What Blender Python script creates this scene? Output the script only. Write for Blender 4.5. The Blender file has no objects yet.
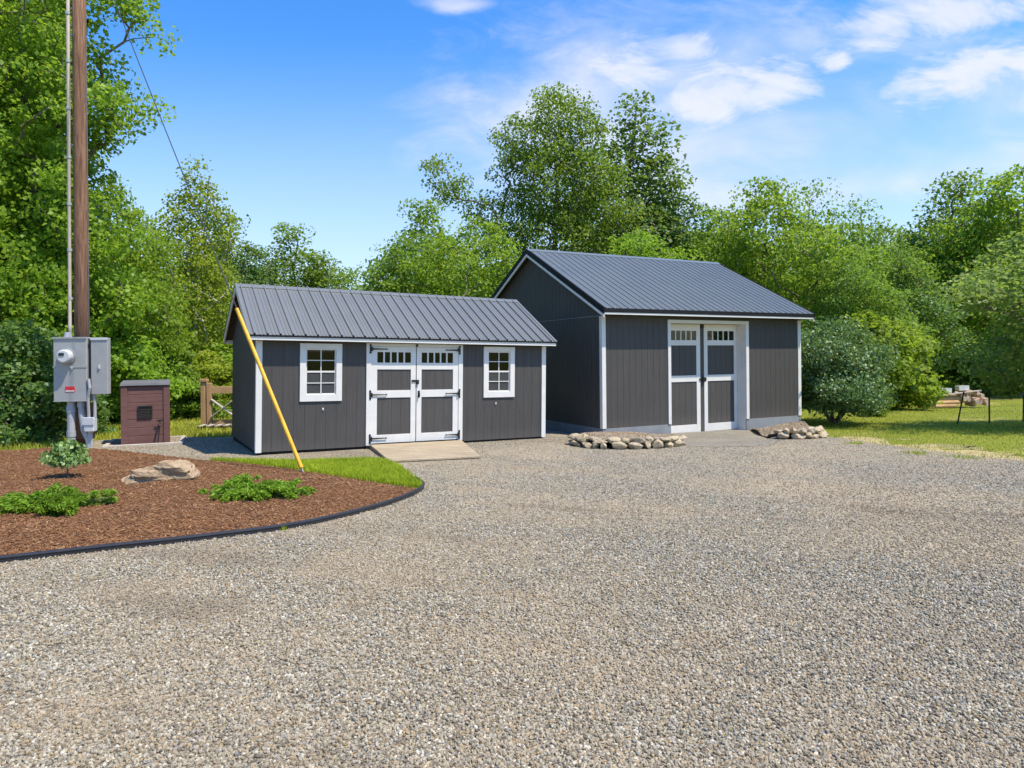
import bpy, bmesh, math, random
import numpy as np
from math import radians as R, sin, cos, pi
from mathutils import Vector, Matrix

C = bpy.context.scene.collection
SC = bpy.context.scene

# ------------------------------------------------------------------ camera
cam = bpy.data.cameras.new('camera')
cam.sensor_width = 36.0
cam.lens = 684.65 / 1024 * 36.0
cam.shift_y = (355.39 - 384) / 1024
cam.clip_start = 0.05
cam.clip_end = 2000
camo = bpy.data.objects.new('camera', cam)
C.objects.link(camo)
camo.matrix_world = Matrix.Translation((0, 0, 1.7)) @ Matrix.Rotation(pi / 2, 4, 'X') @ Matrix.Rotation(-0.0088, 4, 'Z')
SC.camera = camo

# ------------------------------------------------------------------ light
SUN_EL, SUN_TH = R(63), R(-26)          # elevation, heading measured from +X
SUN_STRENGTH, SKY_STRENGTH, EXPOSURE = 3.9, 0.15, 0.80
sd = Vector((cos(SUN_EL) * cos(SUN_TH), cos(SUN_EL) * sin(SUN_TH), sin(SUN_EL)))
sl = bpy.data.lights.new('sun', 'SUN')
sl.energy = SUN_STRENGTH
sl.angle = R(0.6)
sl.color = (1.0, 0.91, 0.76)
so = bpy.data.objects.new('sun', sl)
C.objects.link(so)
so.rotation_euler = sd.to_track_quat('Z', 'Y').to_euler()

SC.view_settings.view_transform = 'Standard'
SC.view_settings.look = 'None'
SC.view_settings.exposure = EXPOSURE
SC.view_settings.gamma = 1.0
SC.view_settings.use_curve_mapping = False
SC.render.engine = 'CYCLES'
SC.cycles.max_bounces = 8
SC.cycles.diffuse_bounces = 5
SC.cycles.glossy_bounces = 3
SC.cycles.transmission_bounces = 4
SC.cycles.transparent_max_bounces = 8
SC.cycles.caustics_reflective = False
SC.cycles.caustics_refractive = False


class NT:
    """Short-hand for building a node tree."""
    def __init__(s, tree):
        s.t = tree
        s.t.nodes.clear()

    def n(s, typ, ins=None, **attrs):
        nd = s.t.nodes.new(typ)
        for k, v in attrs.items():
            setattr(nd, k, v)
        for k, v in (ins or {}).items():
            sock = nd.inputs[k]
            if isinstance(v, bpy.types.NodeSocket):
                s.t.links.new(v, sock)
            else:
                if sock.type == 'RGBA' and len(v) == 3:
                    v = (*v, 1)
                sock.default_value = v
        return nd

    def math(s, op, a, b=0.0, c=0.0, clamp=False):
        nd = s.n('ShaderNodeMath', operation=op, use_clamp=clamp)
        for i, v in enumerate((a, b, c)):
            if isinstance(v, bpy.types.NodeSocket):
                s.t.links.new(v, nd.inputs[i])
            else:
                nd.inputs[i].default_value = v
        return nd.outputs[0]

    def mix(s, f, a, b, blend='MIX'):
        nd = s.n('ShaderNodeMix', data_type='RGBA', blend_type=blend)
        for i, v in ((0, f), (6, a), (7, b)):
            if isinstance(v, bpy.types.NodeSocket):
                s.t.links.new(v, nd.inputs[i])
            else:
                nd.inputs[i].default_value = (*v, 1) if isinstance(v, tuple) and len(v) == 3 else v
        return nd.outputs[2]

    def ramp(s, fac, stops, interp='LINEAR'):
        nd = s.n('ShaderNodeValToRGB', {'Fac': fac})
        cr = nd.color_ramp
        cr.interpolation = interp
        while len(cr.elements) < len(stops):
            cr.elements.new(0.5)
        for e, (p, c) in zip(cr.elements, stops):
            e.position = p
            e.color = (*c, 1) if isinstance(c, tuple) else (c, c, c, 1)
        return nd.outputs[0]

    def noise(s, scale, vec=None, detail=3, rough=0.55, dist=0.0):
        ins = {'Scale': scale, 'Detail': detail, 'Roughness': rough, 'Distortion': dist}
        if vec is not None:
            ins['Vector'] = vec
        return s.n('ShaderNodeTexNoise', ins).outputs[0]

    def smooth(s, x, a, b):
        nd = s.n('ShaderNodeMapRange', {'Value': x, 'From Min': a, 'From Max': b}, interpolation_type='SMOOTHSTEP')
        return nd.outputs[0]


# ------------------------------------------------------------------ world: sky and clouds
world = bpy.data.worlds.new('World')
SC.world = world
world.use_nodes = True
w = NT(world.node_tree)
sky = w.n('ShaderNodeTexSky', sky_type='NISHITA', sun_disc=False, sun_elevation=SUN_EL,
          sun_rotation=pi / 2 - SUN_TH, air_density=1.1, dust_density=0.25, ozone_density=3.0)
tc = w.n('ShaderNodeTexCoord').outputs['Generated']
sep = w.n('ShaderNodeSeparateXYZ', {'Vector': tc})
dx, dy, dz = sep.outputs
yy = w.math('MAXIMUM', dy, 0.08)
pp = w.math('DIVIDE', dx, yy)                       # heading
qq = w.math('DIVIDE', dz, yy)                       # height above the horizon
pq = w.n('ShaderNodeCombineXYZ', {'X': pp, 'Y': qq, 'Z': 0.0}).outputs[0]
stretch = w.n('ShaderNodeVectorMath', {0: pq, 1: (2.4, 5.2, 1.0)}, operation='MULTIPLY').outputs[0]
fine = w.noise(2.6, stretch, 9, 0.62, 0.9)
broad = w.noise(0.8, stretch, 4, 0.55, 0.3)
puff = w.noise(7.0, stretch, 7, 0.62, 0.3)
wob = w.math('ADD', w.math('MULTIPLY', w.math('SUBTRACT', fine, 0.5), 3.4), w.math('MULTIPLY', w.math('SUBTRACT', puff, 0.5), 1.3))


def cloud(u, v, ru, rv, rot=0.0):
    cx, cy = (u - 512) / 684.65, (357 - v) / 684.65
    a = w.math('SUBTRACT', pp, cx)
    b = w.math('SUBTRACT', qq, cy)
    a2 = w.math('ADD', w.math('MULTIPLY', a, cos(rot)), w.math('MULTIPLY', b, sin(rot)))
    b2 = w.math('SUBTRACT', w.math('MULTIPLY', b, cos(rot)), w.math('MULTIPLY', a, sin(rot)))
    a2 = w.math('DIVIDE', a2, ru / 684.65)
    b2 = w.math('DIVIDE', b2, rv / 684.65)
    d = w.math('SQRT', w.math('ADD', w.math('MULTIPLY', a2, a2), w.math('MULTIPLY', b2, b2)))
    return w.math('SUBTRACT', 1.0, d)


def clouds(lst):
    m = None
    for c_ in lst:
        k = cloud(*c_)
        m = k if m is None else w.math('MAXIMUM', m, k)
    return m


thick = clouds([(985, 74, 105, 34, R(12)), (975, 14, 135, 36, R(6)), (885, 30, 62, 28, R(10)), (690, 52, 85, 28, R(-4)),
                (715, 98, 95, 40, R(14)), (835, 66, 24, 17), (1085, 45, 70, 36, R(10)), (640, 74, 60, 36), (775, 92, 60, 26, R(14))])
thin = clouds([(830, 132, 240, 36, R(3)), (745, 152, 200, 24), (860, 186, 200, 24, R(6)),
               (590, 100, 150, 48, R(8)), (455, 4, 34, 9), (1000, 165, 150, 30), (680, 150, 200, 60),
               (930, 100, 240, 80), (710, 70, 190, 70)])
tm = w.smooth(w.math('ADD', thick, w.math('MULTIPLY', wob, 0.70)), -0.2, 0.85)
hm = w.math('MULTIPLY', w.smooth(w.math('ADD', thin, w.math('MULTIPLY', wob, 0.5)), -0.5, 0.9), 0.78)
hm = w.math('MULTIPLY', hm, w.smooth(broad, 0.25, 0.6))
cm = w.math('MAXIMUM', w.math('MULTIPLY', tm, 0.86), hm)
skyc = w.n('ShaderNodeHueSaturation', {'Hue': 0.508, 'Saturation': 1.36, 'Value': 1.0, 'Color': sky.outputs[0]}).outputs[0]
ccol = w.mix(w.smooth(fine, 0.35, 0.7), (3.1, 3.35, 3.9), (3.75, 3.75, 3.95))
veil = w.math('MULTIPLY', w.smooth(qq, 0.50, 0.04), 0.66)
skyc = w.mix(veil, skyc, (2.75, 3.2, 4.1))
bg = w.n('ShaderNodeBackground', {'Color': w.mix(cm, skyc, ccol), 'Strength': SKY_STRENGTH})
w.n('ShaderNodeOutputWorld', {'Surface': bg.outputs[0]})

# ------------------------------------------------------------------ materials
def material(name):
    m = bpy.data.materials.new(name)
    m.use_nodes = True
    return m, NT(m.node_tree)


def finish(t, col, rough=0.6, spec=0.4, bump=None, metal=0.0, bs=0.3, bd=0.02, coat=0.0):
    ins = {'Base Color': col, 'Roughness': rough, 'Specular IOR Level': spec, 'Metallic': metal, 'Coat Weight': coat}
    if bump is not None:
        ins['Normal'] = t.n('ShaderNodeBump', {'Height': bump, 'Strength': bs, 'Distance': bd}).outputs[0]
    p = t.n('ShaderNodeBsdfPrincipled', ins)
    t.n('ShaderNodeOutputMaterial', {'Surface': p.outputs[0]})


def simple(name, col, rough=0.6, spec=0.4, var=0.12, scale=6.0, metal=0.0, bump=0.0, coat=0.0):
    """Plain painted or raw surface with mild wear and mottling."""
    m, t = material(name)
    oc = t.n('ShaderNodeTexCoord').outputs['Object']
    n1 = t.noise(scale, oc, 5, 0.6)
    lo = tuple(c * (1 - var) for c in col)
    hi = tuple(min(1, c * (1 + var)) for c in col)
    cc = t.mix(t.smooth(n1, 0.3, 0.7), lo, hi)
    rr = t.math('ADD', t.math('MULTIPLY', t.noise(scale * 3, oc, 3), 0.2), rough - 0.1, clamp=True)
    finish(t, cc, rr, spec, t.noise(scale * 12, oc, 3) if bump else None, metal, bump, 0.01, coat)
    return m


def wood(name, dark, light, axis=0, scale=6.0, rough=0.75):
    m, t = material(name)
    oc = t.n('ShaderNodeTexCoord').outputs['Object']
    sc_ = [22.0, 22.0, 22.0]
    sc_[axis] = 1.3
    v = t.n('ShaderNodeVectorMath', {0: oc, 1: tuple(sc_)}, operation='MULTIPLY').outputs[0]
    g = t.noise(1.0, v, 6, 0.65, 1.2)
    big = t.noise(scale * 0.25, oc, 3)
    c = t.mix(t.smooth(g, 0.3, 0.72), dark, light)
    c = t.mix(t.math('MULTIPLY', t.smooth(big, 0.35, 0.75), 0.35), c, tuple(x * 0.72 for x in dark))
    finish(t, c, rough, 0.25, g, bs=0.4, bd=0.006)
    return m


def siding_mat(name, base):
    m, t = material(name)
    oc = t.n('ShaderNodeTexCoord').outputs['Object']
    v = t.n('ShaderNodeVectorMath', {0: oc, 1: (38.0, 38.0, 1.6)}, operation='MULTIPLY').outputs[0]
    g = t.noise(1.0, v, 6, 0.7, 0.6)
    big = t.noise(0.9, oc, 4, 0.6)
    c = t.mix(t.smooth(g, 0.25, 0.75), tuple(x * 0.82 for x in base), tuple(x * 1.2 for x in base))
    c = t.mix(t.math('MULTIPLY', t.smooth(big, 0.4, 0.75), 0.3), c, tuple(x * 1.35 for x in base))
    z = t.n('ShaderNodeSeparateXYZ', {'Vector': oc}).outputs[2]
    splash = t.math('MULTIPLY', t.smooth(t.math('ADD', z, t.math('MULTIPLY', big, 0.3)), 0.42, 0.1), 0.3)
    c = t.mix(splash, c, (0.13, 0.115, 0.095))       # dusty rain splash near the ground
    finish(t, c, 0.62, 0.3, g, bs=0.4, bd=0.003)
    return m


def gravel_mat(name, tones, stone=46.0, dust=(0.42, 0.335, 0.22), dusty=0.65):
    m, t = material(name)
    oc = t.n('ShaderNodeTexCoord').outputs['Object']
    vo = t.n('ShaderNodeTexVoronoi', {'Vector': oc, 'Scale': stone, 'Randomness': 1.0})
    rnd = t.n('ShaderNodeSeparateColor', {'Color': vo.outputs['Color']}).outputs[0]
    c = t.ramp(rnd, tones, 'CONSTANT')
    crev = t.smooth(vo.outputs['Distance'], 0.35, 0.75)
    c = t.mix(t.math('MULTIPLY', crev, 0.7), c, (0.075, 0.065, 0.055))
    k, dk = wear(t, oc)
    k = t.math('MULTIPLY', k, dusty)
    c = t.mix(k, c, dust)
    c = t.mix(t.math('MULTIPLY', dk, 0.42), c, (0.17, 0.138, 0.10))
    c = t.mix(t.math('MULTIPLY', t.smooth(t.noise(9.0, oc, 3), 0.5, 0.75), 0.25), c, (0.12, 0.11, 0.10))
    hgt = t.math('SUBTRACT', 1.0, vo.outputs['Distance'])
    finish(t, c, 0.9, 0.2, hgt, bs=1.0, bd=0.02)
    return m


GTONES = [(0.0, (0.353, .315, .232)), (0.16, (0.191, .170, .126)), (0.30, (0.477, .43, .325)), (0.44, (0.315, .252, .160)),
          (0.56, (0.392, .358, .275)), (0.70, (0.110, .098, .073)), (0.78, (0.411, .305, .168)), (0.86, (0.630, .59, .48)), (0.93, (0.277, .275, .25))]


def wear(t, vec):
    """Dusty patches and long wheel tracks on the drive."""
    n1 = t.noise(0.35, vec, 5, 0.6, 0.6)
    n2 = t.noise(1.6, vec, 5, 0.65)
    rot = t.n('ShaderNodeVectorRotate', {'Vector': vec, 'Angle': R(24)}, rotation_type='Z_AXIS').outputs[0]
    lng = t.n('ShaderNodeVectorMath', {0: rot, 1: (0.22, 1.15, 1.0)}, operation='MULTIPLY').outputs[0]
    n3 = t.noise(0.8, lng, 4, 0.55, 0.8)
    dusty = t.smooth(t.math('ADD', t.math('MULTIPLY', n1, 0.5), t.math('ADD', t.math('MULTIPLY', n2, 0.2), t.math('MULTIPLY', n3, 0.3))), 0.42, 0.60)
    dark = t.smooth(n3, 0.56, 0.68)
    return dusty, dark


def leaf_mat(name, dark, light, trans=0.5, gloss=0.35, hue=0.025):
    m, t = material(name)
    at = t.n('ShaderNodeAttribute', attribute_name='tint').outputs['Fac']
    oi = t.n('ShaderNodeObjectInfo').outputs['Random']
    c = t.mix(at, dark, light)
    hs = t.n('ShaderNodeHueSaturation', {'Hue': t.math('ADD', 0.5 - hue / 2, t.math('MULTIPLY', oi, hue)), 'Saturation': 1.0,
                                         'Value': t.math('ADD', 0.86, t.math('MULTIPLY', oi, 0.28)), 'Color': c}).outputs[0]
    p = t.n('ShaderNodeBsdfPrincipled', {'Base Color': hs, 'Roughness': 0.5, 'Specular IOR Level': gloss})
    tr = t.n('ShaderNodeBsdfTranslucent', {'Color': t.mix(0.45, hs, (0.38, 0.56, 0.05), 'MIX')})
    mx = t.n('ShaderNodeMixShader', {0: trans, 1: p.outputs[0], 2: tr.outputs[0]})
    t.n('ShaderNodeOutputMaterial', {'Surface': mx.outputs[0]})
    return m


def bark_mat(name, a, b):
    m, t = material(name)
    oc = t.n('ShaderNodeTexCoord').outputs['Object']
    v = t.n('ShaderNodeVectorMath', {0: oc, 1: (9.0, 9.0, 2.0)}, operation='MULTIPLY').outputs[0]
    g = t.noise(1.5, v, 5, 0.7)
    finish(t, t.mix(t.smooth(g, 0.3, 0.7), a, b), 0.9, 0.15, g, bs=0.7, bd=0.02)
    return m


def grass_mat(name, tones, dry, dry_amt, scale=0.5):
    m, t = material(name)
    oc = t.n('ShaderNodeTexCoord').outputs['Object']
    n1 = t.noise(14.0, oc, 5, 0.7)
    n2 = t.noise(scale, oc, 5, 0.6, 0.5)
    c = t.mix(t.smooth(n1, 0.3, 0.7), tones[0], tones[1])
    c = t.mix(t.math('MULTIPLY', t.smooth(n2, 0.52, 0.72), dry_amt), c, dry)
    finish(t, c, 0.9, 0.1, n1, bs=0.8, bd=0.05)
    return m


def glass_mat(name):
    m, t = material(name)
    g = t.n('ShaderNodeBsdfGlossy', {'Color': (1, 1, 1, 1), 'Roughness': 0.03})
    tr = t.n('ShaderNodeBsdfTransparent', {'Color': (0.80, 0.83, 0.83, 1)})
    fr = t.math('ADD', t.math('MULTIPLY', t.n('ShaderNodeFresnel', {'IOR': 1.45}).outputs[0], 0.9), 0.0)
    mx = t.n('ShaderNodeMixShader', {0: fr, 1: tr.outputs[0], 2: g.outputs[0]})
    t.n('ShaderNodeOutputMaterial', {'Surface': mx.outputs[0]})
    return m


def stone_mat(name, tones, layer=0.0):
    m, t = material(name)
    tcn = t.n('ShaderNodeTexCoord').outputs['Object']
    oi = t.n('ShaderNodeObjectInfo').outputs['Random']
    off = t.n('ShaderNodeVectorMath', {0: tcn, 1: t.n('ShaderNodeCombineXYZ', {'X': t.math('MULTIPLY', oi, 40.0), 'Y': 0.0, 'Z': 0.0}).outputs[0]}, operation='ADD').outputs[0]
    v = t.n('ShaderNodeVectorMath', {0: off, 1: (1, 1, 1 + layer)}, operation='MULTIPLY').outputs[0]
    a = t.noise(7.0, v, 6, 0.65, 0.8)
    b = t.noise(38.0, v, 4, 0.7)
    c = t.mix(t.smooth(a, 0.32, 0.68), tones[0], tones[1])
    c = t.mix(t.math('MULTIPLY', t.smooth(b, 0.48, 0.7), 0.5), c, tones[2])
    c = t.mix(t.math('MULTIPLY', oi, 0.5), c, tones[3])
    finish(t, c, 0.9, 0.2, t.math('ADD', t.math('MULTIPLY', a, 1.0), t.math('MULTIPLY', b, 0.4)), bs=0.9, bd=0.05)
    return m


def metal_roof_mat(name, base, rough):
    m, t = material(name)
    oc = t.n('ShaderNodeTexCoord').outputs['Object']
    n1 = t.noise(1.2, oc, 5, 0.6)
    n2 = t.noise(40.0, oc, 3, 0.6)
    c = t.mix(n1, tuple(x * 0.9 for x in base), tuple(x * 1.12 for x in base))
    c = t.mix(t.math('MULTIPLY', t.smooth(n2, 0.55, 0.75), 0.12), c, (0.2, 0.19, 0.17))
    sv = t.n('ShaderNodeVectorMath', {0: oc, 1: (14.0, 0.7, 0.7)}, operation='MULTIPLY').outputs[0]
    st = t.noise(1.0, sv, 5, 0.65, 0.3)
    c = t.mix(t.math('MULTIPLY', t.smooth(st, 0.5, 0.75), 0.22), c, (0.21, 0.20, 0.18))      # faint run-off streaks
    wav = t.noise(1.7, t.n('ShaderNodeVectorMath', {0: oc, 1: (2.0, 0.6, 0.6)}, operation='MULTIPLY').outputs[0], 2)
    finish(t, c, t.math('ADD', t.math('MULTIPLY', n1, 0.16), rough - 0.08), 0.75, t.math('ADD', wav, t.math('MULTIPLY', n2, 0.02)), bs=0.35, bd=0.02, coat=0.25)
    return m


def screen_mat(name):
    m, t = material(name)
    d = t.n('ShaderNodeBsdfDiffuse', {'Color': (0.13, 0.13, 0.13, 1)})
    tr = t.n('ShaderNodeBsdfTransparent')
    mx = t.n('ShaderNodeMixShader', {0: 0.5, 1: tr.outputs[0], 2: d.outputs[0]})
    t.n('ShaderNodeOutputMaterial', {'Surface': mx.outputs[0]})
    return m


M = {}
M['screen'] = screen_mat('insect_screen_mesh')
M['siding'] = siding_mat('charcoal_siding', (0.066, 0.0605, 0.056))
M['panel'] = siding_mat('charcoal_door_panel', (0.070, 0.064, 0.059))
M['white'] = simple('white_paint', (0.68, 0.655, 0.61), 0.5, 0.4, 0.04, 3.0)
M['roof_shed'] = metal_roof_mat('shed_roof_metal', (0.165, 0.165, 0.148), 0.24)
M['roof_barn'] = metal_roof_mat('barn_roof_metal', (0.145, 0.154, 0.143), 0.30)
M['black_metal'] = simple('black_trim_metal', (0.011, 0.011, 0.012), 0.6, 0.2, 0.15, 5.0)
M['iron'] = simple('black_iron', (0.012, 0.012, 0.012), 0.5, 0.4, 0.2, 10.0)
M['soffit'] = wood('soffit_wood', (0.05, 0.035, 0.03), (0.09, 0.065, 0.05), 0)
M['interior'] = wood('bare_studs', (0.026, 0.025, 0.025), (0.05, 0.047, 0.045), 2)
M['skid'] = simple('skid_dark', (0.016, 0.015, 0.014), 0.8, 0.2)
M['concrete'] = simple('foundation_concrete', (0.23, 0.245, 0.255), 0.85, 0.25, 0.1, 2.5, bump=0.3)
M['glass'] = glass_mat('window_glass')
M['ramp'] = wood('ramp_lumber', (0.29, 0.225, 0.145), (0.48, 0.395, 0.27), 0)
M['ramp_side'] = wood('ramp_lumber_side', (0.20, 0.15, 0.10), (0.30, 0.23, 0.16), 1)
M['cedar'] = wood('cedar_lumber', (0.36, 0.20, 0.09), (0.52, 0.33, 0.16), 2)
M['cedar_rail'] = wood('cedar_rail_lumber', (0.40, 0.23, 0.10), (0.56, 0.36, 0.18), 0)
M['pale_wood'] = wood('weathered_lumber', (0.36, 0.31, 0.25), (0.55, 0.49, 0.42), 0)
M['pole'] = wood('creosote_pole', (0.12, 0.062, 0.036), (0.34, 0.19, 0.115), 2, rough=0.9)
M['pvc'] = simple('grey_pvc', (0.36, 0.37, 0.38), 0.5, 0.4, 0.08)
M['pvc_tan'] = simple('sun_faded_conduit', (0.36, 0.31, 0.255), 0.6, 0.3, 0.1)
M['steel'] = simple('grey_enamel_steel', (0.335, 0.338, 0.325), 0.42, 0.5, 0.05)
M['steel_dark'] = simple('dark_gap', (0.03, 0.032, 0.034), 0.6)
M['meter_glass'] = simple('meter_cover', (0.55, 0.57, 0.58), 0.15, 0.6, 0.05)
M['red'] = simple('red_sticker', (0.62, 0.03, 0.045), 0.5, 0.4, 0.05)
M['yellow'] = simple('yellow_plastic', (0.66, 0.35, 0.012), 0.45, 0.4, 0.18)
M['wire'] = simple('galvanised_wire', (0.20, 0.21, 0.22), 0.45, 0.5, 0.1, metal=0.6)
M['mauve'] = wood('mauve_plastic_plank', (0.13, 0.064, 0.056), (0.18, 0.093, 0.08), 0, rough=0.6)
M['lid'] = simple('grey_lid', (0.13, 0.13, 0.14), 0.6)
M['edging'] = simple('black_plastic_edging', (0.022, 0.023, 0.028), 0.4, 0.5, 0.1)
M['post'] = simple('green_steel_post', (0.018, 0.026, 0.02), 0.6)
M['bark'] = bark_mat('grey_bark', (0.10, 0.08, 0.06), (0.22, 0.19, 0.155))
M['pale_bark'] = bark_mat('pale_birch_bark', (0.24, 0.21, 0.175), (0.45, 0.42, 0.37))
M['leaf_mid'] = leaf_mat('leaf_mid_green', (0.0897, 0.1742, 0.015), (0.2442, 0.3589, 0.04))
M['leaf_light'] = leaf_mat('leaf_light_green', (0.138, 0.2367, 0.013), (0.2972, 0.4178, 0.035), 0.55)
M['leaf_dark'] = leaf_mat('leaf_dark_green', (0.0566, 0.1253, 0.025), (0.1524, 0.2517, 0.055), 0.42, 0.5)
M['leaf_birch'] = leaf_mat('leaf_birch_green', (0.1834, 0.2411, 0.016), (0.4054, 0.4928, 0.04), 0.55)
M['leaf_olive'] = leaf_mat('leaf_olive_green', (0.131, 0.195, 0.04), (0.3713, 0.481, 0.13), 0.5)
M['leaf_lilac'] = leaf_mat('leaf_lilac_green', (0.04, 0.10, 0.03), (0.20, 0.30, 0.10), 0.28, 0.6)
M['leaf_juniper'] = leaf_mat('leaf_juniper', (0.07, 0.165, 0.014), (0.27, 0.43, 0.035), 0.3, 0.2, 0.0)
M['leaf_rhodo'] = leaf_mat('leaf_rhododendron', (0.09, 0.19, 0.04), (0.32, 0.46, 0.14), 0.25, 0.6, 0.0)
M['blade'] = leaf_mat('grass_blade', (0.17, 0.25, 0.008), (0.46, 0.54, 0.03), 0.35, 0.2, 0.0)
M['straw'] = leaf_mat('dry_grass_blade', (0.30, 0.29, 0.09), (0.55, 0.45, 0.22), 0.25, 0.2, 0.0)
M['blade_dry'] = leaf_mat('grass_blade_lawn', (0.17, 0.20, 0.014), (0.46, 0.45, 0.07), 0.3, 0.2, 0.0)
M['lawn'] = grass_mat('lawn_ground', ((0.12, 0.145, 0.016), (0.25, 0.27, 0.04)), (0.46, 0.37, 0.17), 0.8, 0.42)
M['verge'] = grass_mat('dry_verge_ground', ((0.34, 0.28, 0.12), (0.48, 0.39, 0.20)), (0.16, 0.19, 0.035), 0.85, 1.4)
M['turf'] = grass_mat('turf_ground', ((0.05, 0.10, 0.01), (0.10, 0.17, 0.015)), (0.2, 0.2, 0.05), 0.3)
M['gravel'] = gravel_mat('driveway_gravel', GTONES)
M['gravel_pale'] = gravel_mat('pale_fine_gravel', [(p, (0.6 * c[0] + 0.15, 0.6 * c[1] + 0.145, 0.6 * c[2] + 0.12)) for p, c in GTONES], 70.0, (0.44, 0.385, 0.30), 0.6)
M['soil'] = gravel_mat('brown_stony_soil', [(p, (c[0], c[1] * .92, c[2] * .84)) for p, c in GTONES], 34.0, (0.34, 0.24, 0.15), 0.5)
M['stone'] = stone_mat('field_stone', ((0.26, 0.21, 0.15), (0.54, 0.45, 0.32), (0.64, 0.55, 0.40), (0.50, 0.39, 0.21)))
M['boulder'] = stone_mat('sandstone_boulder', ((0.27, 0.18, 0.105), (0.50, 0.375, 0.245), (0.58, 0.48, 0.35), (0.46, 0.33, 0.19)), 3.0)
M['log'] = wood('log_bark', (0.34, 0.20, 0.09), (0.60, 0.42, 0.21), 0)
M['log_end'] = simple('cut_log_end', (0.58, 0.42, 0.31), 0.85, 0.2, 0.25, 12.0)
M['block'] = simple('pale_block', (0.55, 0.55, 0.53), 0.8, 0.2, 0.1)


def random_tone_mat(name, tones, rough=0.9, dust=None):
    m, t = material(name)
    oi = t.n('ShaderNodeObjectInfo').outputs['Random']
    oc = t.n('ShaderNodeTexCoord').outputs['Object']
    c = t.ramp(oi, tones, 'CONSTANT')
    gp = t.n('ShaderNodeNewGeometry').outputs['Position']
    k, dk = wear(t, gp)
    if dust:
        c = t.mix(t.math('MULTIPLY', k, 0.5), c, dust)
        c = t.mix(t.math('MULTIPLY', dk, 0.38), c, (0.17, 0.135, 0.095))
    c = t.mix(t.math('MULTIPLY', t.noise(2.5, oc, 4), 0.2), c, (0.24, 0.2, 0.15))
    finish(t, c, rough, 0.25, t.noise(3.0, oc, 4), bs=0.5, bd=0.1)
    return m


M['pebble'] = random_tone_mat('loose_stone', [(p, tuple(x * 1.10 for x in c)) for p, c in GTONES], dust=(0.45, 0.345, 0.22))
M['pebble_brown'] = random_tone_mat('bank_stone', [(p, (c[0] * 1.08, c[1] * .98, c[2] * .9)) for p, c in GTONES], dust=(0.38, 0.27, 0.17))
M['chip'] = random_tone_mat('bark_chip', [(0.0, (0.239, 0.103, 0.041)), (.25, (0.333, 0.152, 0.062)), (.5, (.16, .074, .036)), (.62, (0.395, 0.201, 0.088)), (.84, (0.541, 0.323, 0.158)), (.94, (.26, .11, .05))])
mm, t_ = material('mulch_base')
oc_ = t_.n('ShaderNodeTexCoord').outputs['Object']
v1 = t_.n('ShaderNodeTexVoronoi', {'Vector': t_.n('ShaderNodeVectorMath', {0: oc_, 1: (1, 1.8, 1)}, operation='MULTIPLY').outputs[0], 'Scale': 48.0})
r1 = t_.n('ShaderNodeSeparateColor', {'Color': v1.outputs['Color']}).outputs[1]
c1 = t_.ramp(r1, [(0.0, (.17, .078, .036)), (.4, (0.260, 0.116, 0.048)), (.75, (0.343, 0.167, 0.070)), (1, (.42, .25, .13))])
c1 = t_.mix(t_.math('MULTIPLY', t_.smooth(t_.noise(1.1, oc_, 4), .4, .7), .35), c1, (.12, .058, .034))
finish(t_, c1, .95, .15, t_.math('SUBTRACT', 1.0, v1.outputs['Distance']), bs=1.0, bd=.03)
M['mulch'] = mm

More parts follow.
